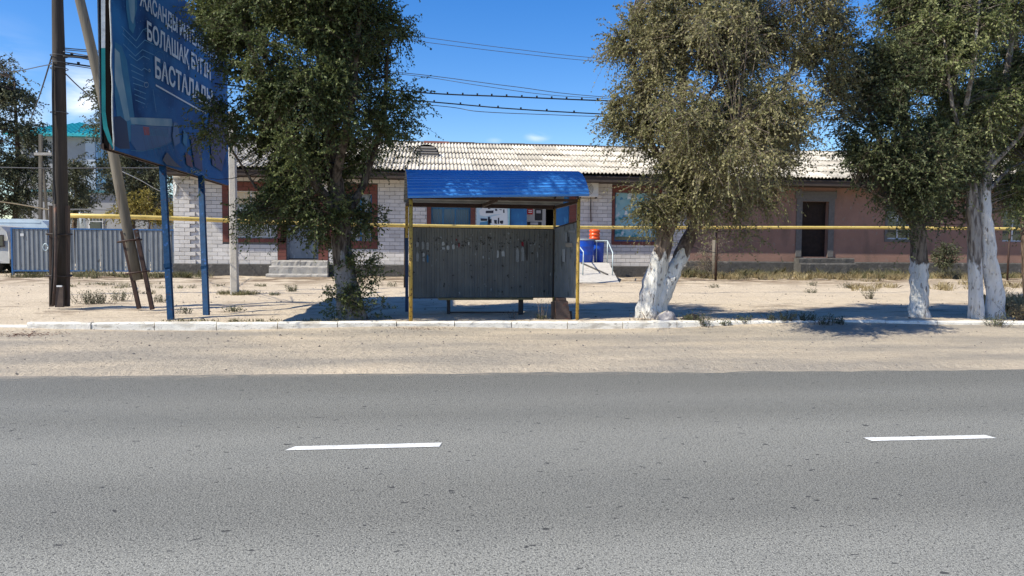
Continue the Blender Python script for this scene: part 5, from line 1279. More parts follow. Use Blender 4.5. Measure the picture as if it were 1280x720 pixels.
def sscrap(x0, y0, x1, y1, mi_):
    base = Vector((BRp.x - .03, BRp.y - .03, 0)); dv_ = (FRp - BRp).normalized(); nn_ = Vector((-dv_.y, dv_.x, 0)); P = []
    for (u, v) in ((x0, y0 + random.uniform(0, 1)), (x1, y0), (x1 + random.uniform(-.5, .5), y1), (x0, y1 - random.uniform(0, 1.5))):
        d_ = ray(u, v); s = ((base - CAM).dot(nn_)) / d_.dot(nn_); P.append(CAM + d_ * s)
    m = MB(); m.add([tuple(p) for p in P], [(0, 1, 2, 3)]); m.build('paper_scrap', papers[mi_], bs_)
sscrap(703, 311, 706.5, 328, 1); sscrap(707, 303.5, 715.5, 309, 2); sscrap(706, 290, 709, 302, 0); sscrap(711, 288, 719, 291, 0); sscrap(709, 296, 711, 303, 4)

# bench inside the shelter
bn_ = thing('shelter_bench', 'narrow plank bench on dark legs inside the bus shelter', 'bench', (at(605, 372, 14.3).x, 14.3, .13))
a = at(548, 372.5, 14.3); b = at(665, 372.3, 14.48)
mm = MB(); mm.beam((a.x, a.y, a.z - .015), (b.x, b.y, b.z - .015), .24, .035); mm.build('seat', mat('bench_plank', (.21, .17, .08), .7, (.14, .11, .05), 8), bn_)
for px in (560.7, 651):
    p = at(px, 380, 14.35 if px < 600 else 14.46); mm = MB(); mm.beam((p.x, p.y, gz(p.x, p.y) - .1), (p.x, p.y, a.z - .033), .065 if px < 600 else .09, .07, upv=(0, 1, 0)); mm.build('leg', blacksteel, bn_)
a1 = at(560, 390.5, 14.35); b1 = at(651, 390.2, 14.46); mm = MB(); mm.beam(a1, b1, .02, .02); mm.build('stretcher', brownsteel, bn_)

# dark rusty bin at the right corner
p0 = at(694, 400, 13.55); p1 = at(711, 400, 13.6)
bx = thing('litter_bin', 'rusty dark metal litter bin leaning at the right inside corner of the shelter', 'litter bin', (p0.x + .12, 13.6, .13))
x0, x1 = p0.x, p1.x; zt_b = at(702, 376, 13.55).z
mm = MB(); vs = [(x0 + .01, 13.5, .05), (x1 + .03, 13.5, .05), (x1 + .03, 13.8, .05), (x0 + .01, 13.8, .05), (x0 + .0, 13.55, zt_b), (x1 - .03, 13.55, zt_b - .01), (x1 - .03, 13.82, zt_b), (x0, 13.82, zt_b)]
mm.add(vs, [(0, 1, 5, 4), (1, 2, 6, 5), (2, 3, 7, 6), (3, 0, 4, 7), (0, 3, 2, 1)]); bb = mm.build('bin_body', rustbox, bx)
mm = MB(); mm.box(x0 + .02, x1 - .06, 13.56, 13.8, zt_b + .001, zt_b + .05); mm.build('bin_contents', rustbox, bx)
for xx in (x0 - .035, x1 + .045):
    mm = MB(); mm.beam((xx, 13.62, .05), (xx - .01, 13.64, zt_b - (.02 if xx < x0 else .20)), .045, .05, upv=(0, 1, 0)); mm.build('support', blacksteel, bx)

# ------------------------------------------------------------------ billboard
dn, df = 11.4, 16.9
def at_depth(px, py, dep): d_ = ray(px, py); return CAM + d_ * (dep / d_.dot(fwd))
PN = at_depth(141.5, 187, dn); PF = at_depth(286, 232, df)
zb0 = (PN.z + PF.z) / 2; pd = Vector((PF.x - PN.x, PF.y - PN.y, 0)); plen = pd.length; pd.normalize(); pn = Vector((pd.y, -pd.x, 0))        # pn faces the road side
PH = 3.3
def pan(px, py):            # panel coordinates (along, up) of a pixel
    d_ = ray(px, py); o_ = Vector((PN.x, PN.y, 0)); s = (o_ - CAM).dot(pn) / d_.dot(pn); p = CAM + d_ * s
    return (p - o_).dot(pd), p.z
def pw(s, z, off=0): return Vector((PN.x, PN.y, 0)) + pd * s + pn * off + Vector((0, 0, z))
bb_ = thing('billboard', 'large blue printed billboard on two leaning blue posts, partly behind the elm', 'billboard', (PN.x + .4, 13, .1))
zA, zB = PN.z, PF.z
def zbot(s): return zA + (zB - zA) * s / plen
bill_blue = mat('billboard_print', (.022, .092, .28), .6, (.036, .19, .45), .9, layers=(((.008, .030, .12), 1.3, .50, .25, None), ((.14, .24, .38), 22, .67, .03, None)), spec=.1)
mm = MB(); m_ = 24; vs = []
for i in range(m_ + 1):
    s = plen * i / m_; vs += [pw(s, zbot(s), .0), pw(s, zbot(s) + PH, 0)]
mm.add(vs, [(2 * i, 2 * i + 2, 2 * i + 3, 2 * i + 1) for i in range(m_)]); mm.build('front_vinyl', bill_blue, bb_)
th = .19
mm = MB(); vs = []
for i in (0, 1):
    s = plen * i; vs += [pw(s, zbot(s) + .02, -th), pw(s, zbot(s) + PH, -th)]
mm.add(vs, [(0, 1, 3, 2)]); mm.build('rear_vinyl', vinylw, bb_)
mm = MB(); q = .05
for (o0, o1) in ((-.02, -.06), (-th + .05, -th + .02)):
    mm.add([pw(-.0, zA - .0, o0), pw(plen, zB, o0), pw(plen, zB, o1), pw(0, zA, o1), pw(0, zA + .09, o0), pw(plen, zB + .09, o0), pw(plen, zB + .09, o1), pw(0, zA + .09, o1)], [(0, 3, 2, 1), (4, 5, 6, 7), (0, 1, 5, 4), (1, 2, 6, 5), (2, 3, 7, 6), (3, 0, 4, 7)])
mm.build('bottom_rail', brownsteel, bb_)
mm = MB(); mm.add([pw(.02, zA + .02, -.03), pw(.02, zA + PH, -.03), pw(.02, zA + PH, -th + .02), pw(.02, zA + .02, -th + .02), pw(.06, zA + .02, -.03), pw(.06, zA + PH, -.03), pw(.06, zA + PH, -th + .02), pw(.06, zA + .02, -th + .02)], [(0, 1, 2, 3), (7, 6, 5, 4), (0, 3, 7, 4), (1, 5, 6, 2)]); mm.build('end_gap_shade', shade_black, bb_)  # black slab, the shade between the two faces put into its colour
for i in range(5):
    z_ = zA + .3 + i * .72; mm = MB(); mm.beam(pw(.1, z_, -.01), pw(.1, z_ + .1, -th + .04), .03, .03); mm.build('brace', blacksteel, bb_)
# white crumpled vinyl lip on the near edge
mm = MB(); pts = []
for i in range(22): t = i / 21; pts.append(pw(-.01 + .006 * math.sin(i * 2.1), zA + .0 + t * (PH), .008 + .006 * math.sin(i * 1.3)))
mm.tube(pts, .012, 6); mm.build('vinyl_hem', vinylw, bb_)
# teal back flap that bends in at the bottom
fl = [((126, -40), (131.5, -40)), ((126.5, 60), (131.5, 60)), ((127, 140), (132, 140)), ((129, 160), (134.5, 158)), ((135, 176), (139, 174)), ((141, 186.5), (142, 185))]
mm = MB(); vs = []
for (a, b) in fl: vs += [at_depth(*a, 11.19), at_depth(*b, 11.21)]
mm.add(vs, [(2 * i, 2 * i + 1, 2 * i + 3, 2 * i + 2) for i in range(len(fl) - 1)])
mm.mi[0] = 1
mm.build('edge_flap', [teal_edge, vinylw], bb_)
# print: shapes a few millimetres in front of the vinyl
pl_cyan = mat('print_cyan', (.05, .23, .39), .6, (.03, .15, .31), 3); pl_pale = mat('print_pale', (.34, .46, .52), .6, (.12, .28, .42), 2.2); pl_line = mat('print_line', (.12, .33, .52), .45); pl_dark = mat('print_dark', (.01, .02, .07), .45); pl_white = mat('print_white', (.72, .74, .74), .45)
pl_red = mat('print_red', (.26, .02, .03), .45); pl_mauve = mat('print_mauve', (.05, .06, .16), .6, (.09, .09, .17), 3); pl_tan = mat('print_tan', (.10, .10, .12), .6)
pl_mid = mat('print_mid_blue', (.015, .07, .20), .45, (.02, .09, .26), 1.5)
LAY = [0]
def ppoly(pts, mt_, nm='printed_shape'):
    LAY[0] += 1; off = .004 + .0004 * LAY[0]
    m = MB(); P = [pw(*pan(*p), off) for p in pts]; m.add([tuple(p) for p in P], [tuple(range(len(P)))]); return m.build(nm, mt_, bb_)
def pline(pts, wpx, mt_, nm='printed_line'):
    LAY[0] += 1; off = .004 + .0004 * LAY[0]
    m = MB(); Q = [Vector((*pan(*p), 0)) for p in pts]; w = wpx * 11.5 / F / 2
    for a, b in zip(Q[:-1], Q[1:]):
        t = (b - a).normalized(); n_ = Vector((-t.y, t.x, 0)) * w; c = [a - n_ - t * w * .5, b - n_ + t * w * .5, b + n_ + t * w * .5, a + n_ - t * w * .5]; m.add([tuple(pw(v.x, v.y, off)) for v in c], [(0, 1, 2, 3)])
    return m.build(nm, mt_, bb_)
ppoly([(143, 52), (152, 58), (158, 75), (163, 110), (168, 150), (170, 175), (150, 180), (143, 120)], pl_cyan)
ppoly([(143, 60), (149, 66), (152, 90), (159, 130), (162, 150), (156, 152), (149, 120), (143, 100)], pl_pale)
ppoly([(142, 146), (150, 145), (158, 152), (162, 186), (150, 186), (143, 182)], pl_dark)
ppoly([(162, 147), (180, 147), (214, 148.5), (216, 158), (190, 157), (164, 155)], pl_pale)
ppoly([(163, 156), (215, 159), (216, 176), (200, 184), (172, 190), (163, 178)], pl_mid)
ppoly([(157, -30), (170, -30), (171, 10), (168, 22), (169, 32), (166, 42), (161, 36), (157, 10)], pl_cyan)
ppoly([(160, -30), (168, -30), (168, 18), (166, 30), (163, 25), (160, 0)], pl_pale)
ppoly([(178, 158), (186, 159), (187, 169), (180, 169)], pl_red)
for i in range(6): pline([(186, 161 + i * 1.6), (210, 163.5 + i * 1.4)], .5, pl_cyan)
pline([(163, 188), (178, 189), (200, 184), (216, 177)], .8, pl_cyan)
for i in range(9): pline([(176 + i * 4, 160), (184 + i * 5, 196 + i)], .5, pl_cyan if i % 2 else pl_dark)
# circuit lines
for pts in (((151, 33), (160, 42), (169, 51), (178, 37), (182, 36)), ((152, 42), (162, 52), (170, 60), (180, 50), (192, 56)), ((153, 55), (168, 70), (177, 62), (192, 69)), ((160, 68), (170, 76), (178, 70), (186, 74)),
            ((162, 80), (176, 88), (179, 85), (184, 88)), ((163, 88), (178, 95)), ((164, 96), (182, 104)), ((165, 104), (178, 108)), ((166, 111), (181, 117)), ((167, 118), (181, 124)), ((168, 125), (180, 130)), ((190, 112), (194, 140))):
    pline(pts, .95, pl_line)
def ring(cx_, cy_, r, mt_, w=.9): pline([(cx_ + r * .8 * math.cos(t), cy_ + r * math.sin(t)) for t in np.linspace(0, 2 * math.pi, 15)], w, mt_, 'printed_ring')
ring(181.5, 106, 3.2, pl_pale); ring(185.5, 88, 1.4, pl_pale, 1.5); ring(181, 37, 2, pl_cyan); ring(198, 72, 8, pl_cyan, .8)
# bottom right: faded flower / cloth shapes
ppoly([(216, 152), (221, 154), (224, 178), (217, 183), (214, 170)], pl_mid); ppoly([(207, 190), (216, 201), (226, 210), (207, 206), (202, 200)], pl_tan); ppoly([(228, 162), (233, 168), (232, 184), (227, 178)], pl_cyan)
ppoly([(230, 190), (238, 196), (240, 210), (232, 206)], pl_red if False else mat('print_faded_red', (.13, .06, .09), .6)); ppoly([(236, 168), (250, 176), (252, 215), (242, 208)], pl_mauve)
ppoly([(262, 128), (270, 122), (280, 140), (283, 180), (276, 214), (264, 206), (260, 160)], pl_mauve)
for i in range(5): ring(238 + i * 3, 212 + i * 1.6, 1.8, pl_pale, .8)
for i in range(7): pline([(186 + i * 5, 176 + i), (196 + i * 6, 200 + i * 2)], .6, pl_mid)
pline([(193, 106.5), (256, 142)], 2.4, pl_white)
# lettering
def text(body, s0, z0, h, length, mt_):
    c = bpy.data.curves.new('lettering', 'FONT'); c.body = body; c.size = 1; c.offset = .026
    o = bpy.data.objects.new('lettering', c); COL.objects.link(o); bpy.context.view_layer.update()
    me = bpy.data.meshes.new_from_object(o.evaluated_get(bpy.context.evaluated_depsgraph_get())); bpy.data.objects.remove(o)
    xs_ = [v.co.x for v in me.vertices]; ys_ = [v.co.y for v in me.vertices]
    x0, x1, y0, y1 = min(xs_), max(xs_), 0, .729
    for v in me.vertices:
        s = s0 + (v.co.x - x0) / (x1 - x0) * length; zz = z0 + v.co.y / y1 * h; v.co = pw(s, zz, .022)
    me.materials.clear(); me.materials.append(mt_); return link('lettering', me, bb_)
def line_text(body, tl, bl, end, mt_=pl_white):
    """top left and bottom left pixel of the first letter, px of the right end"""
    sa, za_ = pan(*tl); sb, zb_2 = pan(*bl); s0 = min(sa, sb); se, _ = pan(end, 100); text(body, s0, zb_2, za_ - zb_2, se - s0, mt_)
line_text('ЖАСАНДЫ ИНТЕЛЛЕКТПЕН', (173, -14), (173, 6), 276)
line_text('БОЛАШАҚ БҮГІН', (182, 26), (183, 49), 262)
line_text('БАСТАЛАДЫ', (192, 71), (192.5, 96), 264)
# posts
for (tp, dt, bp, dbp, w) in (((203, 206), 13.42, (214, 405), 12.95, .096), ((251.5, 224), 15.1, (258.5, 404), 13.6, .098)):
    a = at_depth(*tp, dt) + Vector((0, 0, .05)); b = at_depth(*bp, dbp); b = b + (b - a).normalized() * .12
    mm = MB(); mm.beam(a, b, w, w, upv=(0, 1, 0)); mm.build('post', bluepost, bb_)
    mm = MB(); mid_ = a.lerp(b, .62); mm.beam(mid_ + Vector((0, -.02, .03)), mid_ + Vector((.01, -.02, -.04)), w * 1.12, w * 1.12, upv=(0, 1, 0)); mm.build('weld_joint', bluepost, bb_)

# ------------------------------------------------------------------ poles
p1_ = thing('utility_pole', 'tall dark timber utility pole strapped to tarred stubs, left edge', 'utility pole', at(76, 381, 15.6))
PY = 15.6
def P1(px, py, dy=0): return at(px, py, PY + dy)
mm = MB(); pts = [P1(76.5, 372), P1(76, 300), P1(75, 200), P1(73.5, 80), P1(72, 0), P1(70.5, -120)]
mm.tube(pts, [.145, .14, .13, .115, .10, .085], 12, jit=.02); mm.build('pole', polewood, p1_)
for (a, b, w, dy) in (((83, 257), (83, 383), .10, -.02), ((64.5, 257), (64.5, 383), .05, .05)):
    mm = MB(); mm.beam(P1(*a, dy), P1(*b, dy), w, .10, upv=(0, 1, 0)); mm.build('stub', creosote, p1_)
mm = MB(); mm.beam(P1(74.5, 357, -.2), P1(74.5, 384, -.2), .15, .06, upv=(0, 1, 0)); mm.build('stub', mat('old_grey_stub', (.10, .075, .06), .9, (.06, .045, .04), 9), p1_)
for yy in (293, 345):
    mm = MB(); c = P1(74, yy); mm.tube([(c.x + .23 * math.cos(t), c.y + .17 * math.sin(t), c.z + .01 * math.sin(t * 2)) for t in np.linspace(0, 6.283, 20)], .014, 6); mm.build('wire_band', blacksteel, p1_)
mm = MB(); mm.beam(P1(71, 357.7, -.28), P1(77.5, 357.7, -.28), .03, .03); mm.build('white_mark', whitepaint, p1_)
mm = MB(); pts = [P1(66.5, 78, -.14), P1(66, 120, -.15), P1(67, 170, -.17), P1(67, 220, -.18), P1(69, 250, -.2), P1(67.5, 300, -.2), P1(66, 340, -.22), P1(63.5, 381, -.2)]
mm.tube(pts, .022, 6); mm.build('cable_run', cable, p1_)
mm = MB(); pts = [P1(69, 255, -.21), P1(70, 300, -.22), P1(69, 350, -.23), P1(66.5, 382, -.22)]; mm.tube(pts, .03, 6); mm.build('rusty_conduit', rustbox, p1_)
for yy in (79, 86, 141, 70):
    mm = MB(); c = P1(74, yy); mm.tube([(c.x + .155 * math.cos(t), c.y + .15 * math.sin(t), c.z) for t in np.linspace(0, 6.283, 16)], .008, 5); mm.build('steel_band', steelwire, p1_)
# leaning pole with steel rails
p2_ = thing('leaning_pole', 'pale leaning timber pole clamped between two dark rails', 'utility pole', at(180, 383, 15.4))
PY2 = 15.4
def P2(px, py, dy=0): return at(px, py, PY2 + dy)
mm = MB(); mm.tube([P2(172.5, 350), P2(160, 290), P2(146, 215), P2(128, 120), P2(107, 30), P2(90, -40), P2(80, -80)], [.095, .095, .095, .092, .09, .088, .085], 12, jit=.015); mm.build('pole', polewood2, p2_)
for (a, b) in (((153, 289), (174, 386)), ((170, 287), (190.5, 387))):
    mm = MB(); mm.beam(P2(*a, -.02), P2(*b, -.02), .07, .07, upv=(0, 1, 0)); mm.build('rail', brownsteel, p2_)
for (yy, xx) in ((301, 162), (340.5, 172)):
    mm = MB(); c = P2(xx, yy); mm.tube([(c.x + .22 * math.cos(t), c.y + .17 * math.sin(t), c.z + .03 * math.cos(t)) for t in np.linspace(0, 6.283, 20)], .016, 6); mm.build('clamp', brownsteel, p2_)
for (xx, yy) in ((154.5, 292), (155.5, 300), (170.5, 290), (171.5, 297)):
    mm = MB(); c = P2(xx, yy, -.10); mm.tube([c, c + Vector((0, .05, 0))], .014, 8, smooth=False); mm.build('bolt', steelwire, p2_)
# concrete pole with painted number
p3_ = thing('concrete_pole', 'slim square concrete pole with dark painted numbers in front of the block wall', 'pole', at(292.5, 367, 19.5))
Y3p = 19.5
a = at(293.5, 370, Y3p); b = at(290.5, 190, Y3p)
mm = MB(); w0, w1 = .092, .075
vs = [(a.x - w0, Y3p - w0, a.z - .1), (a.x + w0, Y3p - w0, a.z - .1), (a.x + w0, Y3p + w0, a.z - .1), (a.x - w0, Y3p + w0, a.z - .1), (b.x - w1, Y3p - w1, b.z + 1), (b.x + w1, Y3p - w1, b.z + 1), (b.x + w1, Y3p + w1, b.z + 1), (b.x - w1, Y3p + w1, b.z + 1)]
def cham(vs4, c=.03):
    out = []
    for i in range(4):
        p = Vector(vs4[i]); out += [p.lerp(Vector(vs4[i - 1]), c * 3), p.lerp(Vector(vs4[(i + 1) % 4]), c * 3)]
    return out
lo_, hi_ = cham(vs[:4]), cham(vs[4:])
mm.add([tuple(v) for v in lo_ + hi_], [(i, (i + 1) % 8, (i + 1) % 8 + 8, i + 8) for i in range(8)] + [tuple(range(8, 16))]); mm.build('shaft', concrete_pale, p3_)
def wtext(body, px, py, hpx, Y, mt_, par):
    c = bpy.data.curves.new('painted_number', 'FONT'); c.body = body; c.size = 1; c.offset = .02; o = bpy.data.objects.new('painted_number', c); COL.objects.link(o); bpy.context.view_layer.update()
    me = bpy.data.meshes.new_from_object(o.evaluated_get(bpy.context.evaluated_depsgraph_get())); bpy.data.objects.remove(o)
    P = at(px, py, Y); h = hpx * Y / F; x0 = min(v.co.x for v in me.vertices); x1 = max(v.co.x for v in me.vertices)
    for v in me.vertices: v.co = Vector((P.x + (v.co.x - (x0 + x1) / 2) * h / .73, Y, P.z + v.co.y * h / .73))
    me.materials.clear(); me.materials.append(mt_); return link('painted_number', me, par)
for (ch, yy) in (('35', 286.5), ('Т', 290.5), ('15', 295), ('51', 299.5), ('41', 305)): wtext(ch, 290.6, yy, 3.9, Y3p - .099, blacksteel, p3_)
# far concrete pole with brace and crossarm
p4_ = thing('distant_pole', 'thin concrete pole with crossarm and slanting prop, behind the vans', 'utility pole', at(50, 300, 36))
mm = MB(); mm.beam(at(50.5, 345, 36), at(51, 168, 36), .13, .13, upv=(0, 1, 0)); mm.build('shaft', polewood2, p4_)
mm = MB(); mm.beam(at(61, 300, 36.3), at(54, 210, 36.3), .09, .09, upv=(0, 1, 0)); mm.build('prop', polewood2, p4_)
mm = MB(); mm.beam(at(43, 192.5, 35.8), at(65, 192.5, 35.8), .10, .12); mm.build('crossarm', concrete, p4_)
for xx in (46, 62): mm = MB(); c = at(xx, 190, 35.8); mm.lathe([(.001, c.z - .03), (.03, c.z - .03), (.04, c.z), (.03, c.z + .05), (.001, c.z + .06)], c.x, c.y, 10); mm.build('insulator', whitepaint, p4_)

# ------------------------------------------------------------------ cables
def wire(pts, r, label, mt_=cable, name='overhead_cable', knots=0, grp='overhead cables'):
    P = [at(*p) for p in pts]
    # smooth through points
    out = []
    for i in range(len(P) - 1):
        p0, p1, p2, p3 = P[max(0, i - 1)], P[i], P[i + 1], P[min(len(P) - 1, i + 2)]
        for k in range(8):
            t = k / 8; out.append(.5 * ((2 * p1) + (p2 - p0) * t + (2 * p0 - 5 * p1 + 4 * p2 - p3) * t * t + (3 * p1 - p0 - 3 * p2 + p3) * t ** 3))
    out.append(P[-1])
    t_ = thing(name, label, 'cable', P[0], grp); m = MB(); m.tube(out, r, 5); m.build('line', mt_, t_)
    if knots:
        tot = len(out)
        for k in range(knots):
            f = (k + .5) / knots * (tot - 1); i = int(f); p = out[i].lerp(out[min(tot - 1, i + 1)], f - i) + Vector((0, 0, r * 1.6)); m = MB(); m.box(p.x - .02, p.x + .02, p.y - .02, p.y + .02, p.z - .015, p.z + .025); m.build('clip', mt_, t_)
WYc = 19.0
wire([(78, 68, 15.6), (300, 92, 17), (517, 115, WYc), (640, 121, WYc), (760, 126, WYc), (900, 129.5, WYc), (1080, 131, WYc), (1290, 130, WYc)], .018, 'thick black overhead cable with clips along it', knots=44)
wire([(78, 78, 15.6), (300, 108, 17), (540, 127.5, WYc), (640, 136, WYc), (765, 143, WYc), (900, 147, WYc), (1080, 149.5, WYc), (1290, 150, WYc)], .016, 'second black overhead cable sagging below the thick clipped one', knots=26)
wire([(78, 80, 15.6), (300, 112, 17), (545, 132, WYc), (600, 139.5, WYc), (690, 143.5, WYc), (770, 146, WYc), (1080, 152, WYc), (1290, 153, WYc)], .009, 'thin greenish wire hanging lowest of the overhead cables', steelwire)
wire([(78, 60, 15.6), (300, 78, 20), (503, 91, 24), (640, 108, 24), (760, 121.5, 24), (1080, 140, 24), (1290, 146, 24)], .011, 'thin wire just above the thick clipped cable', steelwire)
wire([(78, 62, 15.6), (300, 80, 20), (503, 93, 24), (600, 107, 24), (680, 118, 24), (760, 123.5, 24), (1080, 144, 24), (1290, 150, 24)], .009, 'thin wire crossing over the clipped cable from above', steelwire)
wire([(380, 28, 27), (517, 45, 28), (640, 61, 28), (775, 75, 28), (1080, 96, 28), (1290, 105, 28)], .010, 'topmost thin wire high in the sky right of the dark elm', steelwire)
wire([(380, 35, 27), (517, 51, 28), (640, 66, 28), (775, 79, 28), (1080, 100, 28), (1290, 109, 28)], .010, 'thin wire just below the topmost one', steelwire)
wire([(66, 80, 15.6), (50, 83, 16.6), (25, 88, 18), (-10, 91, 19)], .010, 'wire with a black insulator going left from the tall timber pole', steelwire)
c_ = at(51, 83, 16.55); 
wire([(79, 64.5, 15.5), (100, 68, 15.5), (117, 71, 15.45)], .010, 'upper short wire between the tall pole and the leaning pole', steelwire)
wire([(79, 70.5, 15.4), (100, 72, 15.4), (120, 76, 15.4), (128, 76, 15.4)], .018, 'thick black cable between the tall pole and the leaning pole')
wire([(82, 92, 15.6), (95, 105, 15.9), (112, 120, 16.5), (130, 135, 17.5)], .013, 'stay wires slanting down behind the leaning pole', steelwire)
wire([(65, 70, 15.6), (50, 118, 20), (38, 150, 25)], .016, 'dark stay wire slanting down left from the tall pole', cable)
wire([(65, 82, 15.4), (65.5, 140, 15.4), (66.5, 200, 15.4), (66.5, 250, 15.4)], .008, 'thin wire hanging straight down beside the tall pole', cable)
wire([(-10, 209, 26), (60, 210.3, 26), (150, 210, 26), (205, 210, 26)], .016, 'pale wire level across the yard behind the billboard', steelwire)
wire([(-10, 251, 24), (20, 255, 23.5), (60, 262, 22), (66, 263, 21)], .02, 'thin rusty pipe sloping to the tall pole from the left edge', mat('tan_pipe', (.13, .10, .06), .7), name='thin_pipe', grp='')
wire([(82, 262, 25), (110, 262, 25.5), (140, 262.5, 26)], .022, 'thin pale pipe above the yellow gas pipe behind the fence', mat('pale_pipe', (.28, .27, .24), .7), name='thin_pipe', grp='')
wire([(150, 213, 22), (175, 225, 24), (205, 240, 27), (219, 229, 29.7)], .012, 'slack service wire reaching the corner of the block building', vinylw)
wire([(218, 229, 29.75), (221, 234, 29.7), (219, 245, 29.75)], .045, 'white hook of cable on the corner of the block building', vinylw, grp='')

# ------------------------------------------------------------------ weeds, grass and litter
g_green = leafmat('weed_leaves', (.05, .065, .03), (.09, .105, .05), (.15, .16, .085), .2)
g_dry = leafmat('dry_grass_blades', (.22, .17, .09), (.33, .26, .14), (.42, .35, .20), .2)
g_mid = leafmat('half_dry_grass', (.10, .105, .05), (.17, .16, .08), (.27, .235, .13), .2)
def blades(areas, name, material, label, l0=.12, w=.008, seed=3):
    """grass: blades in patches (x, y, rx, ry, n, height)"""
    rs = np.random.default_rng(seed); PS = []; DS = []; LS = []
    for (x, y, rx, ry, n, h) in areas:
        c = rs.normal(size=(max(1, n // 14), 2)) * [rx * .5, ry * .5]; i = rs.integers(0, len(c), n); q = c[i] + rs.normal(size=(n, 2)) * .05
        px_ = x + q[:, 0]; py_ = y + q[:, 1]; z_ = np.array([gz(a, b) - .01 for a, b in zip(px_, py_)])
        PS.append(np.stack([px_, py_, z_], 1)); d = rs.normal(size=(n, 3)) * .38; d[:, 2] = 1; DS.append(d); LS.append(h * rs.uniform(.5, 1.3, n))
    P = np.concatenate(PS); D = np.concatenate(DS); D /= np.linalg.norm(D, axis=1, keepdims=True); L_ = np.concatenate(LS)[:, None]; n = len(P)
    S_ = np.cross(D, rs.normal(size=(n, 3))); S_ /= np.linalg.norm(S_, axis=1, keepdims=True); B = rs.normal(size=(n, 3)) * .25; B[:, 2] = -.1
    V = np.empty((n, 5, 3)); V[:, 0] = P - S_ * w * .5; V[:, 1] = P + S_ * w * .5; V[:, 2] = P + D * L_ * .55 + S_ * w * .4; V[:, 3] = P + D * L_ + B * L_; V[:, 4] = P + D * L_ * .55 - S_ * w * .4
    me = bpy.data.meshes.new(name); me.vertices.add(n * 5); me.vertices.foreach_set('co', V.reshape(-1)); me.loops.add(n * 5); me.loops.foreach_set('vertex_index', np.arange(n * 5))
    me.polygons.add(n); me.polygons.foreach_set('loop_start', np.arange(0, n * 5, 5)); me.polygons.foreach_set('loop_total', np.full(n, 5)); me.materials.append(material); me.update(calc_edges=True)
    o = link(name, me); tag(o, label, 'grass', None, 'stuff'); return o
def gp_(px, py):  # ground point behind the kerb seen at a pixel
    p = atz(px, py, .2)
    for _ in range(4): p = atz(px, py, gz(p.x, p.y))
    return p.x, p.y
ar = []
for i in range(60): px = random.uniform(870, 1290); x, y = at(px, 300, 28.8 + random.uniform(-1.6, .7)).x, 28.8 + random.uniform(-1.8, .8); ar.append((x, y, .5, .3, 120, .28))
for i in range(14): px = random.uniform(1060, 1290); p = at(px, 300, random.uniform(21, 26)); ar.append((p.x, p.y, .5, .3, 110, .22))
for i in range(6): px = random.uniform(1255, 1290); p = at(px, 300, random.uniform(14, 15.5)); ar.append((p.x, p.y, .3, .4, 420, .4))
blades(ar, 'dry_grass', g_dry, 'dry straw-coloured grass along the foot of the pink wall and at the right edge', seed=3, w=.012)
ar = []
for i in range(80): px = random.uniform(862, 1290); Yv = 29.2 + random.uniform(-.9, .4); ar.append((at(px, 300, Yv).x, Yv, .4, .2, 110, random.uniform(.25, .5)))
for i in range(34): px = random.uniform(15, 250); Yv = random.uniform(27.5, 29.6); ar.append((at(px, 300, Yv).x, Yv, .5, .3, 110, .26))
for i in range(12): px = random.uniform(60, 330); Yv = random.uniform(20, 24); ar.append((at(px, 300, Yv).x, Yv, .4, .3, 70, .12))
for i in range(30): px = random.uniform(200, 420); Yv = 13.12 + random.uniform(0, .15); ar.append((at(px, 300, Yv).x, Yv, .2, .05, 14, .08))
for i in range(10): px = random.uniform(278, 320); Yv = random.uniform(19.2, 20.2); ar.append((at(px, 300, Yv).x, Yv, .3, .2, 90, .13))
blades(ar, 'sparse_grass', g_mid, 'sparse half-dry grass at the fence, the kerb and the building foot', seed=4, w=.011)

def weed(px, py, hpx, wpx, leafm, label, n=26, seed=1, grp='low weeds growing in the sand', ll=.035, lw=.016, name='weed', Y=None, bare=False):
    if Y is None: x, y = gp_(px, py)
    else: x, y = at(px, 300, Y).x, Y
    dep = (Vector((x, y, .2)) - CAM).dot(fwd); h = hpx * dep / F; w = wpx * dep / F / 2; rs = np.random.default_rng(seed)
    t = thing(name, label, 'plant', (x, y, gz(x, y)), grp)
    z0 = gz(x, y); O = np.zeros((n, 3)); O[:, 0] = x + rs.normal(size=n) * w * .35; O[:, 1] = y + rs.normal(size=n) * min(w, .2) * .4; O[:, 2] = z0 - .01
    D = np.zeros((n, 3)); D[:, 0] = (O[:, 0] - x) / max(w, .01) * .6 + rs.normal(size=n) * .3; D[:, 1] = rs.normal(size=n) * .3; D[:, 2] = 1; D *= (h * rs.uniform(.5, 1, n))[:, None] / D[:, 2:3]
    u = np.linspace(0, 1, 4); TP = O[:, None] + D[:, None] * u[None, :, None]; TP[:, :, 0] += rs.normal(size=(n, 1)) * .02 * u
    link('stems', ribbons(TP, .004 if not bare else .005, 'stems', palewig if bare else twigm), t)
    nl = 9 if not bare else 3; ul = np.tile(np.linspace(.15, 1, nl), n); P = np.repeat(O, nl, 0) + np.repeat(D, nl, 0) * ul[:, None]; P += rs.normal(size=P.shape) * .012
    LD = rs.normal(size=P.shape) * .8; LD[:, 2] += .5
    link('leaves', leaf_mesh(P, LD, ll, lw, 'leaves', leafm), t)
random.seed(21)
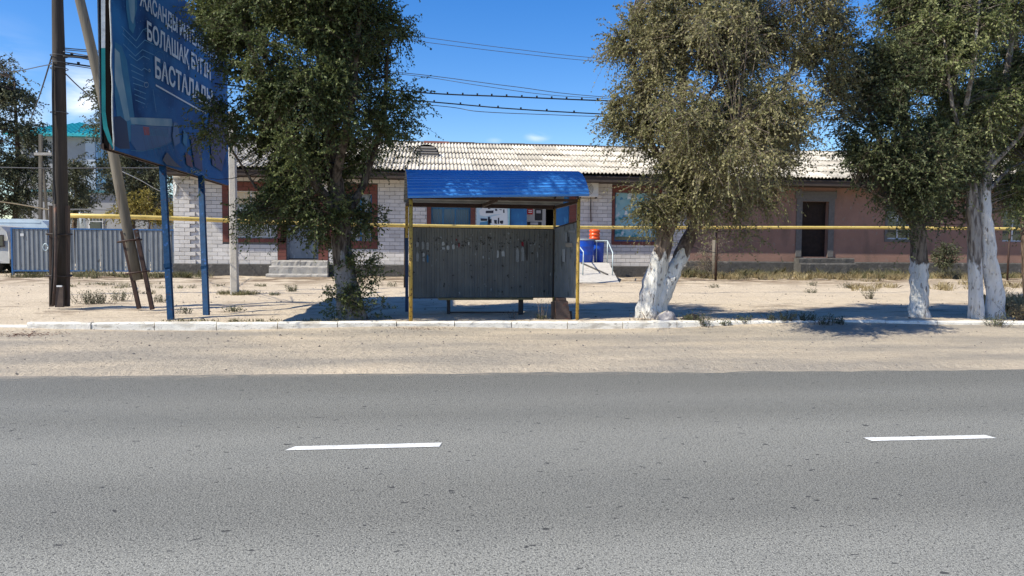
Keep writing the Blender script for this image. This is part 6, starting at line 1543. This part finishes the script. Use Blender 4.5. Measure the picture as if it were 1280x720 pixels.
W = [(880, 402, 20, 22, 'spiky grey-green weed at the kerb just right of the black lump', 26), (862, 401, 10, 16, 'low weed between the white rag and the spiky weed', 18),
     (905, 402, 9, 18, 'low green weed at the kerb, first to the right of the spiky weed', 20), (930, 402, 10, 20, 'low green weed at the kerb, second to the right of the spiky weed', 22),
     (964, 402, 12, 18, 'pointed weed at the kerb starting the long weedy strip', 22), (985, 402, 13, 30, 'bushy weed in the long strip at the kerb', 34), (1008, 402, 12, 28, 'dense weed in the middle of the kerb strip', 34), (1028, 402, 14, 22, 'tallest weed near the right end of the kerb strip', 26),
     (1048, 402, 9, 22, 'low weed ending the kerb strip near the tree shadow', 20), (1246, 404, 20, 22, 'green weed leaning on the foot of the twin-stemmed elm', 30),
     (118, 380, 18, 60, 'wide patch of green weed right of the tall timber pole', 90), (150, 376, 14, 26, 'small weed beside the left rail of the leaning pole', 30), (292, 389, 7, 26, 'flat green weed in the sand under the billboard', 26), (232, 392, 10, 18, 'sparse weed between the two blue posts', 14),
     (365, 364, 9, 20, 'small dark green bush on the sand before the steps', 40), (345, 368, 5, 18, 'pale low weed left of the small dark bush', 18), (1088, 374, 14, 12, 'upright green weed in the sand before the pink doorway', 26), (1013, 366, 5, 22, 'flat weed on the sand below the pink doorway', 20), (1015, 357, 6, 14, 'small tuft on the sand under the doorway steps', 18),
     (893, 360, 6, 20, 'grey weed at the thin post of the gas pipe', 18), (675, 399, 6, 20, 'tiny weed beside the rusty bin', 16), (200, 378, 10, 24, 'grassy weed behind the first blue post', 24), (565, 362, 4, 12, 'dot of weed seen under the bench', 8),
     (486, 358, 7, 24, 'low weed right of the dark elm trunk', 22), (1250, 366, 16, 26, 'dry reddish weed right of the twin stems', 40), (1276, 400, 24, 30, 'straw-coloured weed clump at the right edge', 60), (1060, 362, 8, 20, 'tuft at the end of the grassy belt', 22), (640, 360, 4, 12, 'small sprig seen below the shelter wall', 8)]
for i, (px, py, h, w, lab, n) in enumerate(W):
    dry = 'dry' in lab or 'straw' in lab; weed(px, py, h, w, g_dry if dry else g_green, lab, n, 300 + i)
# bare twiggy plants
weed(678, 399, 26, 16, leaf_grey, 'bare twiggy weed behind the bench, left of the bin', 12, 401, bare=True, grp='bare twiggy weeds')
weed(640, 398, 10, 8, leaf_grey, 'short bare twig under the bench by its right leg', 8, 402, bare=True, grp='bare twiggy weeds')
weed(803, 401, 14, 46, leaf_grey, 'bare twigs at the left foot of the forked trunk', 20, 403, bare=True, grp='bare twiggy weeds')
far_tree_args = dict(nb=60, nt=420, nl=7)
bsh = thing('dry_bush', 'leafless dry bush beside the thin post before the pink wall', 'bush', at(890, 345, 27.8))
crown([resample([Vector((at(888, 345, 28).x, 28, .2)), at(888, 310, 28)])], [blob(885, 320, 16, 28, .5), blob(875, 335, 12, 28, .4), blob(897, 300, 12, 28, .4)], 60, 300, 4, .45, .06, .03, leaf_grey, palewig, bsh, .1, 71, hollow=-9)
pst2 = thing('old_post', 'weathered post standing in the dry bush before the pink wall', 'post', at(893, 349, 27.6)); mm = MB(); mm.tube([at(893, 350, 27.6), at(893, 300, 27.6)], [.10, .08], 9, jit=.06); mm.build('shaft', polewood2, pst2)
# shrubs behind the right trees at the wall
for (px, py, r, lab, sd) in ((1182, 318, 17, 'loose shrub at the pink wall between the limewashed trunks', 82),):
    s_ = thing('wall_shrub', lab, 'bush', at(px, 345, 28.3), 'shrubs along the pink wall'); crown([resample([Vector((at(px, 340, 28.3).x, 28.3, .2)), at(px, py, 28.3)])], [blob(px, py, r, 28.3, .4)], 40, 300, 8, .3, .08, .045, leaf_far, twigm, s_, .1, sd, hollow=-9)

# rag bundle and black lump at the forked elm
def lump(name, label, cat, px, py, wpx, hpx, Y, mt_, seed, grp=None):
    random.seed(seed); c = at(px, py, Y); k = Y / F; rx = wpx * k / 2; rz_ = hpx * k; n, r_ = 20, 10; t = thing(name, label, cat, (c.x, Y, gz(c.x, Y)), grp); m = MB(); vs = []
    ph = [random.uniform(0, 6) for _ in range(6)]
    for i in range(r_ + 1):
        v = i / r_ * math.pi / 2
        for j in range(n):
            a = 2 * math.pi * j / n; f = 1 + .14 * math.sin(3 * a + ph[0] + v * 3) + .10 * math.sin(5 * a + ph[1] - 4 * v) + .07 * math.sin(9 * a + ph[2] + 6 * v)
            vs.append((c.x + math.cos(a) * math.cos(v) * rx * f, Y + math.sin(a) * math.cos(v) * rx * .7 * f, gz(c.x, Y) - .02 + math.sin(v) * rz_ * (1 + .1 * math.sin(4 * a + ph[3]))))
    m.add(vs, [(i * n + j, i * n + (j + 1) % n, (i + 1) * n + (j + 1) % n, (i + 1) * n + j) for i in range(r_) for j in range(n)], 0, True); m.build('heap', mt_, t)
    return t
lump('rag_bundle', 'crumpled pale grey rag at the foot of the forked elm', 'rag', 834, 400, 27, 12, 13.35, mat('pale_rag', (.42, .40, .40), .9, (.22, .20, .21), 14, layers=(((.5, .44, .32), 9, .6, .1, None),), bump=1, bscale=25), 5)
lump('black_lump', 'black lump behind the kerb beside the rag', 'lump', 864, 400, 24, 8, 13.35, mat('lump_black', (.018, .016, .015), .9, (.04, .035, .03), 20, bump=.6), 6)  # low near-black mound right of the rag
# fallen leaves and dark mulch near kerb left
m = MB()
for i in range(260):
    x, y = gp_(random.gauss(20, 25), random.uniform(405, 411)) if False else (at(random.gauss(35, 22), 300, 12.4).x, random.gauss(12.35, .15))
    z = gz(x, y) + .004; a = random.uniform(0, 6.28); r = random.uniform(.008, .022); m.add([(x + r * math.cos(a + t), y + r * .6 * math.sin(a + t), z + random.uniform(0, .012)) for t in (0, 1.6, 3.1, 4.7)], [(0, 1, 2, 3)])
for i in range(120):
    x, y = (at(random.gauss(525, 16), 300, 12.6).x, random.gauss(12.72, .06)); z = gz(x, y) + .004; a = random.uniform(0, 6.28); r = random.uniform(.006, .016); m.add([(x + r * math.cos(a + t), y + r * .6 * math.sin(a + t), z + random.uniform(0, .012)) for t in (0, 1.6, 3.1, 4.7)], [(0, 1, 2, 3)])
o = m.build('leaf_litter', mat('leaf_litter', (.16, .075, .05), .9, (.09, .05, .035), 40, island=.3)); tag(o, 'brown dead leaves gathered in front of the kerb', 'leaves', None, 'stuff')
